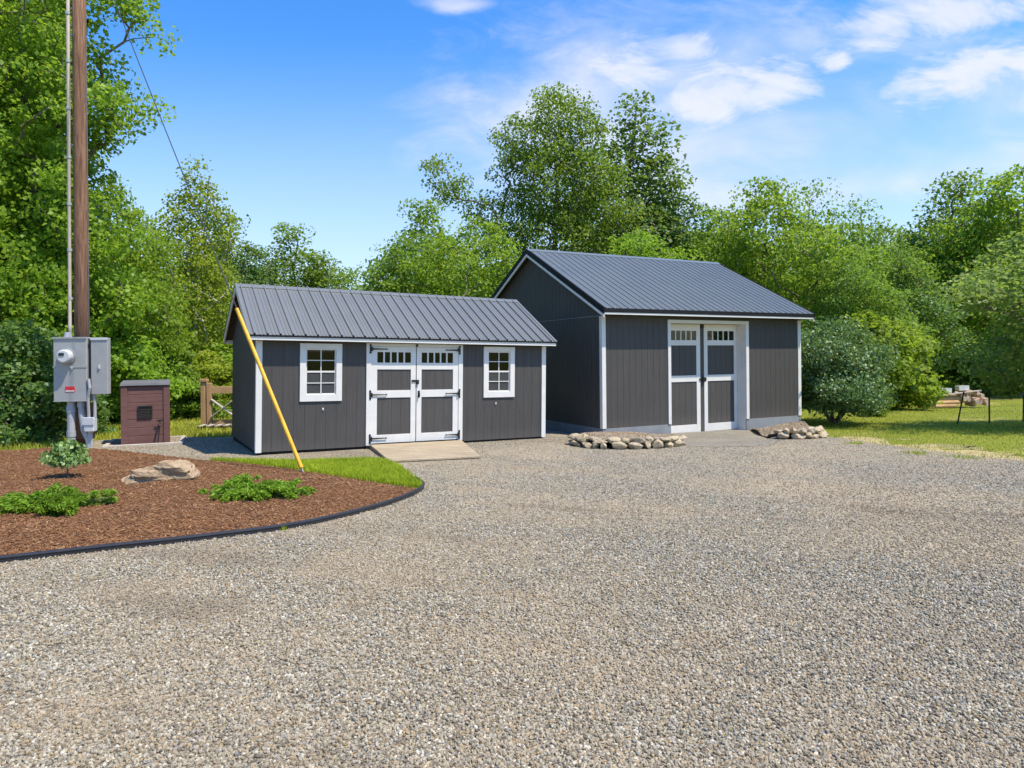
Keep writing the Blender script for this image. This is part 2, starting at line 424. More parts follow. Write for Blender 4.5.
# ------------------------------------------------------------------ mesh helpers
class MB:
    def __init__(s):
        s.v, s.f, s.m = [], [], []
        s.mi = 0

    def add(s, vs, fs):
        o = len(s.v)
        s.v += [tuple(map(float, p)) for p in vs]
        for f in fs:
            s.f.append(tuple(i + o for i in f))
            s.m.append(s.mi)
        return s

    def quad(s, a, b, c, d):
        return s.add([a, b, c, d], [(0, 1, 2, 3)])

    def box(s, x0, x1, y0, y1, z0, z1):
        vs = [(x, y, z) for z in (z0, z1) for y in (y0, y1) for x in (x0, x1)]
        return s.add(vs, [(0, 2, 3, 1), (4, 5, 7, 6), (0, 1, 5, 4), (2, 6, 7, 3), (0, 4, 6, 2), (1, 3, 7, 5)])

    def hexa(s, bot, top):
        """Eight-cornered block: four bottom points and four top points in the same turn."""
        return s.add(list(bot) + list(top), [(3, 2, 1, 0), (4, 5, 6, 7), (0, 1, 5, 4), (1, 2, 6, 5), (2, 3, 7, 6), (3, 0, 4, 7)])

    def beam(s, p, q, wd, ht, up=(0, 0, 1)):
        p, q = Vector(p), Vector(q)
        d = (q - p).normalized()
        sd_ = d.cross(Vector(up)).normalized() * wd / 2
        u = sd_.cross(d).normalized() * ht / 2
        return s.hexa([p - sd_ - u, p + sd_ - u, q + sd_ - u, q - sd_ - u], [p - sd_ + u, p + sd_ + u, q + sd_ + u, q - sd_ + u])

    def tube(s, pts, rad, n=8, cap=True):
        pts = [Vector(p) for p in pts]
        if not hasattr(rad, '__len__'):
            rad = [rad] * len(pts)
        rings = []
        for i, p in enumerate(pts):
            d = (pts[min(i + 1, len(pts) - 1)] - pts[max(i - 1, 0)]).normalized()
            a = d.cross(Vector((0.31, 0.17, 1)) if abs(d.z) < 0.93 else Vector((1, 0.2, 0))).normalized()
            b = d.cross(a)
            rings.append([p + (a * cos(2 * pi * k / n) + b * sin(2 * pi * k / n)) * rad[i] for k in range(n)])
        vs = [v for r in rings for v in r]
        fs = []
        for i in range(len(pts) - 1):
            for k in range(n):
                k2 = (k + 1) % n
                fs.append((i * n + k, i * n + k2, (i + 1) * n + k2, (i + 1) * n + k))
        if cap:
            fs += [tuple(range(n - 1, -1, -1)), tuple((len(pts) - 1) * n + k for k in range(n))]
        return s.add(vs, fs)

    def build(s, name, mats, parent=None, smooth=False, bevel=0.0, keep=False):
        me = bpy.data.meshes.new(name)
        me.from_pydata(s.v, [], s.f)
        ms = mats if isinstance(mats, (list, tuple)) else [mats]
        for m_ in ms:
            me.materials.append(M[m_] if isinstance(m_, str) else m_)
        if len(ms) > 1:
            me.polygons.foreach_set('material_index', s.m)
        bm = bmesh.new()
        bm.from_mesh(me)
        if not keep:
            bmesh.ops.recalc_face_normals(bm, faces=bm.faces)
        if bevel:
            bmesh.ops.bevel(bm, geom=list(bm.edges), offset=bevel, segments=1, affect='EDGES')
        bm.to_mesh(me)
        bm.free()
        if smooth:
            me.polygons.foreach_set('use_smooth', [True] * len(me.polygons))
        o = bpy.data.objects.new(name, me)
        C.objects.link(o)
        if parent:
            o.parent = parent
        return o


def tag(o, label=None, cat=None, group=None, kind=None):
    for k, v in (('label', label), ('category', cat), ('group', group), ('kind', kind)):
        if v:
            o[k] = v
    return o


def thing(name, label, cat, loc=(0, 0, 0), rot=(0, 0, 0), group=None):
    o = bpy.data.objects.new(name, None)
    o.empty_display_size = 0.2
    C.objects.link(o)
    o.location = loc
    o.rotation_euler = rot
    return tag(o, label, cat, group)


def np_mesh(name, verts, faces, mats, tint=None, mat_index=None, smooth=False):
    """Fast mesh from arrays; faces is (M, k) with one k."""
    me = bpy.data.meshes.new(name)
    k = faces.shape[1]
    me.vertices.add(len(verts))
    me.vertices.foreach_set('co', np.ascontiguousarray(verts, dtype=np.float32).ravel())
    me.loops.add(faces.size)
    me.loops.foreach_set('vertex_index', np.ascontiguousarray(faces, dtype=np.int32).ravel())
    me.polygons.add(len(faces))
    me.polygons.foreach_set('loop_start', np.arange(0, faces.size, k, dtype=np.int32))
    me.polygons.foreach_set('loop_total', np.full(len(faces), k, dtype=np.int32))
    for m_ in mats:
        me.materials.append(M[m_])
    if mat_index is not None:
        me.polygons.foreach_set('material_index', mat_index.astype(np.int32))
    if smooth:
        me.polygons.foreach_set('use_smooth', np.ones(len(faces), dtype=bool))
    me.update(calc_edges=True)
    if tint is not None:
        a = me.attributes.new('tint', 'FLOAT', 'FACE')
        a.data.foreach_set('value', tint.astype(np.float32))
    me.validate()
    return me


def spline(pts, per=8):
    out = []
    n = len(pts)
    P = [Vector(p) for p in pts]
    for i in range(n - 1):
        p0, p1, p2, p3 = P[max(i - 1, 0)], P[i], P[i + 1], P[min(i + 2, n - 1)]
        for k in range(per):
            t = k / per
            out.append(0.5 * ((2 * p1) + (p2 - p0) * t + (2 * p0 - 5 * p1 + 4 * p2 - p3) * t * t + (3 * p1 - p0 - 3 * p2 + p3) * t ** 3))
    out.append(P[-1])
    return out


# ------------------------------------------------------------------ the ground
BS = 0.92                                                # size of the barn's frame
BX, BY, BZ, BYAW = 2.2119, 16.7815, -0.1221, 0.4765
SX, SY, SZ, SYAW, STILT = -4.7579, 12.6862, -0.059, 0.5135, 0.0183


def sst(a, b, x):
    t = np.clip((x - a) / (b - a), 0, 1)
    return t * t * (3 - 2 * t)


def zg(x, y):
    z = 0.075 - 0.008 * np.clip(x, -30, 30) - 0.018 * np.minimum(y, 45)
    c, s = cos(BYAW), sin(BYAW)
    a = c * (x - BX) + s * (y - BY)
    b = -s * (x - BX) + c * (y - BY)
    return z - 0.12 * sst(-3.5, -1, b) * sst(-1.5, .3, a)


def inside(poly, x, y):
    P = np.array([(p[0], p[1]) for p in poly])
    r = np.zeros(len(x), bool)
    j = len(P) - 1
    for i in range(len(P)):
        xi, yi, xj, yj = *P[i], *P[j]
        if yi != yj:
            r ^= ((yi > y) != (yj > y)) & (x < (xj - xi) * (y - yi) / (yj - yi) + xi)
        j = i
    return r


def edge_dist(poly, x, y):
    P = np.array([(p[0], p[1]) for p in poly])
    d = np.full(len(x), 1e9)
    for i in range(len(P)):
        a, b = P[i - 1], P[i]
        ab = b - a
        t = np.clip(((x - a[0]) * ab[0] + (y - a[1]) * ab[1]) / max(ab @ ab, 1e-9), 0, 1)
        d = np.minimum(d, np.hypot(x - a[0] - t * ab[0], y - a[1] - t * ab[1]))
    return d


def sheet(name, poly, mat, lift, step=0.5, hf=None, lines=None):
    bm = bmesh.new()
    vs = [bm.verts.new((p[0], p[1], 0)) for p in poly]
    es = [bm.edges.new((vs[i - 1], vs[i])) for i in range(len(vs))]
    bmesh.ops.triangle_fill(bm, use_beauty=True, edges=es)
    xs = [p[0] for p in poly]
    ys = [p[1] for p in poly]
    if lines is None:
        lines = (np.arange(math.ceil(min(xs) / step) * step, max(xs), step), np.arange(math.ceil(min(ys) / step) * step, max(ys), step))
    for ax in (0, 1):
        for c in lines[ax]:
            co = (c, 0, 0) if ax == 0 else (0, c, 0)
            no = (1, 0, 0) if ax == 0 else (0, 1, 0)
            bmesh.ops.bisect_plane(bm, geom=bm.verts[:] + bm.edges[:] + bm.faces[:], plane_co=co, plane_no=no, dist=1e-4)
    X = np.array([v.co.x for v in bm.verts])
    Y = np.array([v.co.y for v in bm.verts])
    Z = zg(X, Y) + lift + (hf(X, Y) if hf else 0)
    for v, z in zip(bm.verts, Z):
        v.co.z = float(z)
    bmesh.ops.recalc_face_normals(bm, faces=bm.faces)
    if sum(f.normal.z for f in bm.faces) < 0:
        bmesh.ops.reverse_faces(bm, faces=bm.faces)
    me = bpy.data.meshes.new(name)
    bm.to_mesh(me)
    bm.free()
    me.materials.append(M[mat])
    me.polygons.foreach_set('use_smooth', [True] * len(me.polygons))
    o = bpy.data.objects.new(name, me)
    C.objects.link(o)
    return o


near = np.arange(-20, 26.01, 1.0)
lawn = sheet('lawn', [(-400, -300), (400, -300), (400, 600), (-400, 600)], 'lawn', -0.012, lines=(np.concatenate(([-120, -60, -30], near, [30, 60, 120])), np.concatenate(([-60], np.arange(-12, 48, 1.0), [60, 120]))))
tag(lawn, kind='structure')

EDGE = [(-9.6, 2.6), (-6.2, 4.62), (-4.28, 5.71), (-3.67, 6.06), (-2.95, 6.45), (-2.18, 7.0), (-1.56, 7.93), (-1.27, 8.75), (-1.22, 9.33), (-1.40, 9.86)]
BACK = [(-1.53, 9.28), (-2.36, 9.92), (-3.32, 10.69), (-4.62, 11.58), (-5.47, 11.96), (-6.78, 12.79), (-8.49, 13.68), (-9.94, 13.3), (-13.0, 12.4)]
edge_s = [(p.x, p.y) for p in spline([(a, b, 0) for a, b in EDGE])]
back_s = [(p.x, p.y) for p in spline([(a, b, 0) for a, b in BACK], 5)]
k9 = min(range(len(edge_s)), key=lambda i: math.hypot(edge_s[i][0] + 1.26, edge_s[i][1] - 9.1))
bed_poly = edge_s[:k9] + back_s + [(-13, 2.6)]
TURF_FRONT = [(-1.40, 9.86), (-1.70, 10.75), (-2.02, 11.55), (-2.40, 11.98), (-2.93, 11.95), (-3.64, 11.76), (-4.5, 11.85), (-5.2, 12.0)]
turf_front = [(p.x, p.y) for p in spline([(a, b, 0) for a, b in TURF_FRONT], 5)]
back_rev = [p for p in reversed(back_s) if p[0] > -5.45]
turf_poly = edge_s[k9:] + turf_front[1:] + back_rev

GRAVEL_R = [(14.5, 7.6), (12.0, 8.9), (10.3, 10.2), (8.95, 11.8), (8.42, 12.8), (7.95, 13.9), (7.70, 15.1), (7.50, 16.1), (7.9, 17.6), (8.5, 19.6)]
gr = [(p.x, p.y) for p in spline([(a, b, 0) for a, b in GRAVEL_R], 6)]
rj = random.Random(5)
gr = [(x + rj.uniform(-.05, .05), y + rj.uniform(-.05, .05)) for x, y in gr]
gl = [(5, 21), (-0.5, 20), (-3, 18.2), (-5.2, 16.9), (-6.3, 16.25), (-7.0, 16.05), (-7.9, 16.15), (-8.9, 15.9), (-9.5, 15.2), (-9.5, 14.2), (-9.2, 13.0), (-13, 8), (-13, -10)]
gravel_poly = [(14.5, -10)] + gr + gl
tag(sheet('gravel_driveway', gravel_poly, 'gravel', 0.0, 0.5), kind='structure')


rv_ = random.Random(12)
off_ = [(x + .9 + .55 * sin(i * .9) + rv_.uniform(-.25, .25), y + .35 + .3 * sin(i * 1.3)) for i, (x, y) in enumerate(gr[:-14])]
verge_poly = [(x - .1, y - .1) for x, y in gr[:-14]] + off_[::-1]
tag(sheet('dry_grass_verge', verge_poly, 'verge', -.006, .5), kind='structure')


def bed_h(x, y):
    d = edge_dist(bed_poly, x, y)
    return 0.015 + 0.07 * sst(0, 0.8, d) + 0.012 * np.sin(x * 3.1 + y * 1.7) * sst(0, .4, d) + 0.01 * np.sin(x * 7.3 - y * 5.1) * sst(0, .4, d)


tag(sheet('mulch_bed', bed_poly, 'mulch', 0.004, 0.15, bed_h), kind='structure')
tag(sheet('turf_patch', turf_poly, 'turf', 0.012, 0.3), kind='structure')


# ------------------------------------------------------------------ buildings
def siding(mb, L, top, openings=(), step=0.203, z0=0.0, put=None, extra=(), gw=0.008, gd=0.004, first=0.06):
    """Vertical grooved siding over a wall of length L; put(a, z, out) gives the point."""
    grooves = []
    a = first
    while a < L - 0.03:
        grooves.append(a)
        a += step
    br = {0.0, L}
    for g in grooves:
        br |= {g - gw / 2, g + gw / 2}
    for o in openings:
        br |= {o[0], o[1]}
    br |= set(extra)
    br = sorted(br)
    for a0, a1 in zip(br, br[1:]):
        if a1 - a0 < 1e-5:
            continue
        mid = (a0 + a1) / 2
        ing = any(abs(mid - g) < gw / 2 for g in grooves)
        d = -gd if ing else 0.0
        spans = [(z0, None)]
        for o in openings:
            if o[0] < mid < o[1]:
                new = []
                for s0, s1 in spans:
                    if o[2] > s0:
                        new.append((s0, o[2]))
                    new.append((o[3], s1))
                spans = new
        for s0, s1 in spans:
            t0, t1 = (top(a0), top(a1)) if s1 is None else (s1, s1)
            mb.quad(put(a0, s0, d), put(a1, s0, d), put(a1, t1, d), put(a0, t0, d))
            if ing:
                mb.quad(put(a0, s0, 0), put(a0, s0, d), put(a0, t0, d), put(a0, t0, 0))
                mb.quad(put(a1, s0, 0), put(a1, s0, d), put(a1, t1, d), put(a1, t1, 0))


def rib_profile(a0, a1, pitch=0.229, start=0.05, h=0.036, minor=0.009):
    pr = [(a0, 0.0)]
    a = a0 + start
    while a < a1 - 0.03:
        pr += [(a - .019, 0), (a - .012, h), (a + .012, h), (a + .019, 0)]
        for k in (1, 2):
            c = a + pitch * (0.12 + 0.285 * k)
            if c + .02 < a1 and minor:
                pr += [(c - .016, 0), (c - .007, minor), (c + .007, minor), (c + .016, 0)]
        a += pitch
    pr.append((a1, 0.0))
    return pr


def metal_roof(root, a0, a1, y_f, y_r, y_b, ze, zr, mat, deck=0.03, pitch=0.229, **kw):
    """Ribbed sheet metal on both slopes. Eave front at y_f, ridge at y_r, eave back at y_b."""
    pr = rib_profile(a0, a1, pitch, **kw)
    mb = MB()
    for (ye, sgn) in ((y_f, 1), (y_b, -1)):
        ln = math.hypot(y_r - ye, zr - ze)
        ny, nz = -sgn * (zr - ze) / ln, abs(y_r - ye) / ln
        vs = []
        for (a, h) in pr:
            vs.append((a, ye + ny * h, ze + nz * h))
            vs.append((a, y_r + ny * h, zr + nz * h))
        fs = [(2 * i, 2 * i + 2, 2 * i + 3, 2 * i + 1) for i in range(len(pr) - 1)]
        mb.add(vs, fs)
    rf = mb.build('roof', mat, root)
    dk = MB()
    e = 0.004
    dk.hexa([(a0 + .01, y_f + .012, ze - deck - e), (a1 - .01, y_f + .012, ze - deck - e), (a1 - .01, y_r, zr - deck - e), (a0 + .01, y_r, zr - deck - e)],
            [(a0 + .01, y_f + .012, ze - e), (a1 - .01, y_f + .012, ze - e), (a1 - .01, y_r, zr - e), (a0 + .01, y_r, zr - e)])
    dk.hexa([(a0 + .01, y_b - .012, ze - deck - e), (a1 - .01, y_b - .012, ze - deck - e), (a1 - .01, y_r, zr - deck - e), (a0 + .01, y_r, zr - deck - e)],
            [(a0 + .01, y_b - .012, ze - e), (a1 - .01, y_b - .012, ze - e), (a1 - .01, y_r, zr - e), (a0 + .01, y_r, zr - e)])
    dk.build('roof_deck', 'soffit', rf)
    return rf


def ridge_cap(rf, a0, a1, y_r, zr, slope, mat, wd=0.15, lift=0.024):
    cx = 1 / math.hypot(1, slope)
    mb = MB()
    t = 0.004
    pts = [(-wd, -wd * slope + lift - .012), (-wd, -wd * slope + lift), (-.02, -.02 * slope + lift + .006), (.02, -.02 * slope + lift + .006), (wd, -wd * slope + lift), (wd, -wd * slope + lift - .012)]
    vs = [(a, y_r + p[0], zr + p[1]) for a in (a0, a1) for p in pts]
    n = len(pts)
    mb.add(vs, [(i, i + 1, n + i + 1, n + i) for i in range(n - 1)] + [tuple(range(n)), tuple(range(n, 2 * n))])
    return mb.build('ridge_cap', mat, rf)


def frame_boards(mb, x0, x1, z0, z1, b, y0, y1, bt=None, bb=None):
    """Four boards round an opening (outer size given), butted."""
    bt, bb = bt or b, bb or b
    mb.box(x0, x0 + b, y0, y1, z0, z1)
    mb.box(x1 - b, x1, y0, y1, z0, z1)
    mb.box(x0 + b, x1 - b, y0, y1 - 0.002, z1 - bt, z1)
    mb.box(x0 + b, x1 - b, y0, y1 - 0.002, z0, z0 + bb)


def sash_window(root, x0, x1, z0, z1):
    """Framed window; x0..z1 are the outside of the casing."""
    mb = MB()
    frame_boards(mb, x0, x1, z0, z1, 0.115, -0.028, 0.03, .105, .13)
    fr = mb.build('window', 'white', root, bevel=0.003)
    gx0, gx1, gz0, gz1 = x0 + .115, x1 - .115, z0 + .13, z1 - .105
    s = MB()
    frame_boards(s, gx0 + .001, gx1 - .001, gz0 + .001, gz1 - .001, .022, .004, .034)
    zm = (gz0 + gz1) / 2
    s.box(gx0 + .02, gx1 - .02, .000, .030, zm - .017, zm + .017)
    xm = (gx0 + gx1) / 2
    for (a, b, y) in ((gz0 + .022, zm - .017, -.006), (zm + .017, gz1 - .022, .004)):
        s.box(xm - .009, xm + .009, y, y + .014, a, b)
        m2 = (a + b) / 2
        s.box(gx0 + .022, xm - .0095, y + .001, y + .013, m2 - .008, m2 + .008)
        s.box(xm + .0095, gx1 - .022, y + .001, y + .013, m2 - .008, m2 + .008)
    s.build('sash', 'white', fr)
    sc = MB()
    sc.quad((gx0 + .022, .0105, gz0 + .022), (gx1 - .022, .0105, gz0 + .022), (gx1 - .022, .0105, zm - .017), (gx0 + .022, .0105, zm - .017))
    sc.build('insect_screen', 'screen', fr, keep=True)
    MB().quad((gx0 + .015, .017, gz0 + .015), (gx1 - .015, .017, gz0 + .015), (gx1 - .015, .017, gz1 - .015), (gx0 + .015, .017, gz1 - .015)).build('pane', 'glass', fr, keep=True)
    return fr


def panel_door(root, x0, x1, z0, z1, sl, sr, p1, p2, wn, y, names=('door',), label=None):
    """Board door: stiles sl/sr wide, two dark panels p1/p2 = (z0, z1), transom lights wn = (z0, z1). Face at depth y."""
    mb = MB()
    mb.box(x0, x0 + sl, y, y + .04, z0, z1)
    mb.box(x1 - sr, x1, y, y + .04, z0, z1)
    xa, xb = x0 + sl, x1 - sr
    for (a, b) in ((z0, p2[0]), (p2[1], p1[0]), (p1[1], wn[0]), (wn[1], z1)):
        mb.box(xa, xb, y + .002, y + .038, a, b)
    d = mb.build('door', 'white', root, bevel=0.002)
    if label:
        d['label'] = label
    for (a, b) in (p1, p2):
        pm = MB()
        siding(pm, xb - xa, lambda q, b=b: b, (), 0.2, a, lambda q, z, o: (xa + q, y + .018 - o, z), first=0.11)
        pm.build('door_panel', 'panel', d)
    n = 5
    wd = (xb - xa)
    for k in range(1, n):
        c = xa + wd * k / n
        MB().box(c - .016, c + .016, y + .006, y + .030, wn[0], wn[1]).build('muntin', 'white', d)
    MB().quad((xa - .003, y + .02, wn[0] - .003), (xb + .003, y + .02, wn[0] - .003), (xb + .003, y + .02, wn[1] + .003), (xa - .003, y + .02, wn[1] + .003)).build('transom_pane', 'glass', d, keep=True)
    return d


def t_hinge(d, x, z, y, sgn, ln=0.30):
    mb = MB()
    mb.box(x - .016, x + .016, y - .010, y, z - .075, z + .075)
    for k in (-.075, .075):
        mb.tube([(x, y - .010, z + k), (x, y, z + k)], .021, 10)
    xa, xb = sorted((x + sgn * .022, x + sgn * ln))
    mb.hexa([(x + sgn * .02, y - .009, z - .016), (x + sgn * ln, y - .009, z - .008), (x + sgn * ln, y - .001, z - .008), (x + sgn * .02, y - .001, z - .016)],
            [(x + sgn * .02, y - .009, z + .016), (x + sgn * ln, y - .009, z + .008), (x + sgn * ln, y - .001, z + .008), (x + sgn * .02, y - .001, z + .016)])
    mb.tube([(x + sgn * ln, y - .0095, z), (x + sgn * ln, y, z)], .016, 10)
    mb.tube([(x + sgn * .03, y - .016, z - .045), (x + sgn * .03, y - .016, z + .045)], .014, 8)
    return mb.build('hinge', 'iron', d)


# ---- the small shed
L, W, H = 6.30, 3.33, 2.06
OF, OS, ZF, ZE, ZR = .217, .18, 2.083, 2.180, 3.268
shed = thing('storage_shed', 'smaller charcoal shed with low ribbed roof, two windows and central double doors', 'shed', (SX, SY, SZ), (0, STILT, SYAW))
slope = (ZR - ZE) / (W / 2 + OF)
gable = lambda b: min(ZE + slope * (b + OF), ZE + slope * (W + OF - b)) - .037
W1, W2, D1 = (0.775, 1.585, .925, 2.045), (4.71, 5.49, .925, 2.045), (2.09, 4.19, .02, 1.985)
mb = MB()
ins = lambda o, m_=.02: (o[0] + m_, o[1] - m_, o[2] + m_, o[3] - m_)
siding(mb, L, lambda a: gable(0), [ins(W1, .05), ins(W2, .05), (D1[0] + .05, D1[1] - .05, -.01, 2.02)], put=lambda a, z, o: (a, -o, z))
siding(mb, W, gable, (), put=lambda a, z, o: (-o, W - a, z), extra=(W / 2,))
siding(mb, W, gable, (), put=lambda a, z, o: (L + o, a, z), extra=(W / 2,))
siding(mb, L, lambda a: gable(0), (), put=lambda a, z, o: (L - a, W + o, z))
mb.build('wall', 'siding', shed)
im = MB()
im.box(.02, L - .02, .04, W - .02, .0, .02)
im.quad((.03, W - .03, .0), (L - .03, W - .03, 0), (L - .03, W - .03, 2.2), (.03, W - .03, 2.2))
im.quad((.03, .03, .0), (.03, W - .03, 0), (.03, W - .03, 2.2), (.03, .03, 2.2))
im.quad((L - .03, .03, .0), (L - .03, W - .03, 0), (L - .03, W - .03, 2.2), (L - .03, .03, 2.2))
im.box(4.3, 6.2, .35, .75, 1.08, 1.11)
im.box(4.3, 6.2, .35, .75, .52, .55)
im.build('interior', 'interior', shed)
rf = metal_roof(shed, -OS, L + OS, -OF, W / 2, W + OF, ZE, ZR, 'roof_shed', start=.10)
ridge_cap(rf, -OS - .005, L + OS + .005, W / 2, ZR, slope, 'roof_shed', .13)
mb = MB()
for (y0, y1) in ((-OF + .013, -OF + .038), (W + OF - .038, W + OF - .013)):
    MB().box(-OS + .005, L + OS - .005, y0, y1, ZF, ZE - .012).build('fascia', 'white', shed, bevel=.003)
mb = MB()
for x in (-OS + .002, L + OS - .027):
    for s_ in (0, 1):
        ye = -OF + .04 if s_ == 0 else W + OF - .04
        zt = ZE + slope * .04
        ym = W / 2 - .001 if s_ == 0 else W / 2 + .001
        zm = ZR - .004
        lo, up_ = .115, .012
        MB().hexa([(x, ye, zt - lo), (x + .025, ye, zt - lo), (x + .025, ym, zm - lo), (x, ym, zm - lo)],
                [(x, ye, zt - up_), (x + .025, ye, zt - up_), (x + .025, ym, zm - up_), (x, ym, zm - up_)]).build('rake_board', 'white', shed)
mb = MB()                                             # bent metal drip edge over the rakes
for x0, x1 in ((-OS - .008, -OS + .05), (L + OS - .05, L + OS + .008)):
    for ye in (-OF - .012, W + OF + .012):
        zt = ZE - slope * .012
        MB().hexa([(x0, ye, zt + .006), (x1, ye, zt + .006), (x1, W / 2, ZR + .006), (x0, W / 2, ZR + .006)],
                [(x0, ye, zt + .024), (x1, ye, zt + .024), (x1, W / 2, ZR + .024), (x0, W / 2, ZR + .024)]).build('rake_flashing', 'roof_shed', rf)
mb = MB()
mb.box(-OS, L + OS, -OF - .004, -OF + .012, ZE - .030, ZE - .001)
mb.build('drip_edge', 'black_metal', rf)
for (x0, x1, yc) in ((-.018, .09, 0), (L - .09, L + .018, 0)):
    c = MB()
    c.box(x0, x1, -.02, -.001, -.01, ZF - .002)
    xs_ = x0 if x0 < 1 else x1 - .017
    c.box(xs_, xs_ + .017, -.0005, .075, -.01, ZF - .002)
    c.build('corner_trim', 'white', shed, bevel=.002)
MB().box(.03, L - .03, .03, W - .03, -.20, -.002).build('skid', 'skid', shed)
sash_window(shed, *W1)
w2o = sash_window(shed, *W2)
mb = MB()
mb.box(2.075, 2.175, -.026, .03, -.02, 2.075)
mb.box(4.105, 4.205, -.026, .03, -.02, 2.075)
mb.box(2.175, 4.105, -.024, .03, 2.01, 2.075)
mb.build('door_casing', 'white', shed, bevel=.003)
MB().box(2.06, 4.22, -.07, .02, -.012, .018).build('threshold', 'skid', shed)
dl = panel_door(shed, 2.178, 3.132, .05, 2.006, .125, .11, (1.116, 1.541), (.216, .966), (1.68, 1.895), -.012, label='left door leaf with the padlock hasp')
dr = panel_door(shed, 3.150, 4.102, .05, 2.006, .11, .125, (1.116, 1.541), (.216, .966), (1.68, 1.895), -.012)
MB().box(3.128, 3.154, .004, .02, .05, 2.006).build('astragal', 'panel', shed)
for z in (.15, 1.03, 1.955):
    t_hinge(dl, 2.155, z, -.027, 1, .34)
    t_hinge(dr, 4.125, z, -.027, -1, .31)
hp = MB()
hp.box(3.04, 3.20, -.03, -.012, 1.285, 1.325)
hp.box(3.14, 3.19, -.045, -.02, 1.235, 1.29)
hp.build('hasp', 'iron', dl)
hb = MB()
hb.tube([(3.20, -.012, 1.05), (3.20, -.05, 1.05)], .016, 10)
hb.tube([(3.20, -.05, 1.05), (3.20, -.055, .98)], .013, 8)
hb.box(3.18, 3.22, -.02, -.0125, .96, 1.10)
hb.build('handle', 'iron', dr)
ln = MB()
ln.box(3.12, 3.17, -.036, -.026, 2.015, 2.06)
ln.build('head_bolt', 'iron', shed)
for x, z in ((1.22, .77), (5.02, .79)):
    k = MB()
    k.box(x - .014, x + .014, -.018, 0.0, z - .024, z + .024)
    k.tube([(x, -.018, z + .006), (x, -.027, z + .006)], .008, 8)
    k.build('outlet_cover', 'white', shed, bevel=.003)

# ---- the barn
b_ = BS
L, W, H = 7.57 * b_, 7.60 * b_, 2.99 * b_
OF, OS, ZF, ZE, ZR = .376 * b_, .205 * b_, 3.037 * b_, 3.195 * b_, 5.311 * b_
barn = thing('garage_barn', 'larger charcoal barn with high gable, concrete base and recessed double doors', 'barn', (BX, BY, BZ), (0, 0, BYAW))
slope = (ZR - ZE) / (W / 2 + OF)
gable = lambda b: min(ZE + slope * (b + OF), ZE + slope * (W + OF - b)) - .037
DO = (2.14, 4.80, -.30, 2.63)
mb = MB()
siding(mb, L, lambda a: gable(0), [(DO[0] - .03, DO[1] + .03, -.5, DO[3] + .03)], step=.19, put=lambda a, z, o: (a, -o, z))
siding(mb, W, gable, (), step=.19, put=lambda a, z, o: (-o, W - a, z), extra=(W / 2,))
siding(mb, W, gable, (), step=.19, put=lambda a, z, o: (L + o, a, z), extra=(W / 2,))
siding(mb, L, lambda a: gable(0), (), step=.19, put=lambda a, z, o: (L - a, W + o, z))
mb.build('wall', 'siding', barn)
fl = MB()
fl.box(-.014, -.001, .09, W - .09, H + .02, H + .034)
fl.build('siding_flashing', 'concrete', barn)
rf = metal_roof(barn, -OS, L + OS, -OF, W / 2, W + OF, ZE, ZR, 'roof_barn', start=.06, pitch=.2286, h=.021)
ridge_cap(rf, -OS - .008, L + OS + .008, W / 2, ZR, slope, 'roof_barn', .16)
for (y0, y1) in ((-OF - .012, -OF + .014), (W + OF - .014, W + OF + .012)):
    MB().box(-OS, L + OS, y0, y1, ZE - .098, ZE - .002).build('eave_flashing', 'black_metal', rf)
for (y0, y1) in ((-OF - .002, -OF + .028), (W + OF - .028, W + OF + .002)):
    MB().box(-OS + .006, L + OS - .006, y0, y1, ZF - .005, ZE - .0985).build('fascia', 'white', barn, bevel=.003)
for x, o_ in ((-OS - .008, 1), (L + OS - .020, 1)):
    for s_ in (0, 1):
        ye = -OF - .012 if s_ == 0 else W + OF + .012
        zt = ZE - slope * .012
        ym = W / 2
        MB().hexa([(x, ye, zt - .135), (x + .028, ye, zt - .135), (x + .028, ym, ZR - .135), (x, ym, ZR - .135)],
                [(x, ye, zt + .024), (x + .028, ye, zt + .024), (x + .028, ym, ZR + .024), (x, ym, ZR + .024)]).build('rake_flashing', 'black_metal', rf)
        xw = x + .003 if x < 1 else x - .003
        MB().hexa([(xw, ye + (.01 if s_ == 0 else -.01), zt - .21), (xw + .03, ye + (.01 if s_ == 0 else -.01), zt - .21), (xw + .03, ym, ZR - .21), (xw, ym, ZR - .21)],
                [(xw, ye + (.01 if s_ == 0 else -.01), zt - .136), (xw + .03, ye + (.01 if s_ == 0 else -.01), zt - .136), (xw + .03, ym, ZR - .136), (xw, ym, ZR - .136)]).build('rake_board', 'white', barn)
sf = MB()                                             # boxed soffit
sf.quad((-OS + .02, -OF + .028, ZF + .002), (L + OS - .02, -OF + .028, ZF + .002), (L + OS - .02, 0, ZF + .002), (-OS + .02, 0, ZF + .002))
sf.build('soffit', 'black_metal', barn)
for x0, x1 in ((-.022, .092), (L - .10, L + .022)):
    c = MB()
    c.box(x0, x1, -.024, -.001, 0.0, H + .02)
    xs_ = x0 if x0 < 1 else x1 - .021
    c.box(xs_, xs_ + .021, -.0005, .09, 0.0, H + .02)
    c.build('corner_trim', 'white', barn, bevel=.002)
fd = MB()
fd.box(-.006, DO[0] - .005, -.006, .16, -.75, -.003)
fd.box(DO[1] + .005, L + .006, -.006, .16, -.75, -.003)
fd.box(-.006, .16, .16, W + .006, -.75, -.003)
fd.box(L - .16, L + .006, .16, W + .006, -.75, -.003)
fd.box(.16, L - .16, W - .16, W + .006, -.75, -.003)
fd.box(DO[0] - .005, DO[1] + .005, .05, .55, -.75, -.325)
fd.build('foundation', 'concrete', barn, bevel=.004)
fr = MB()
fr.box(2.045, DO[0], -.026, .02, .002, 2.715)
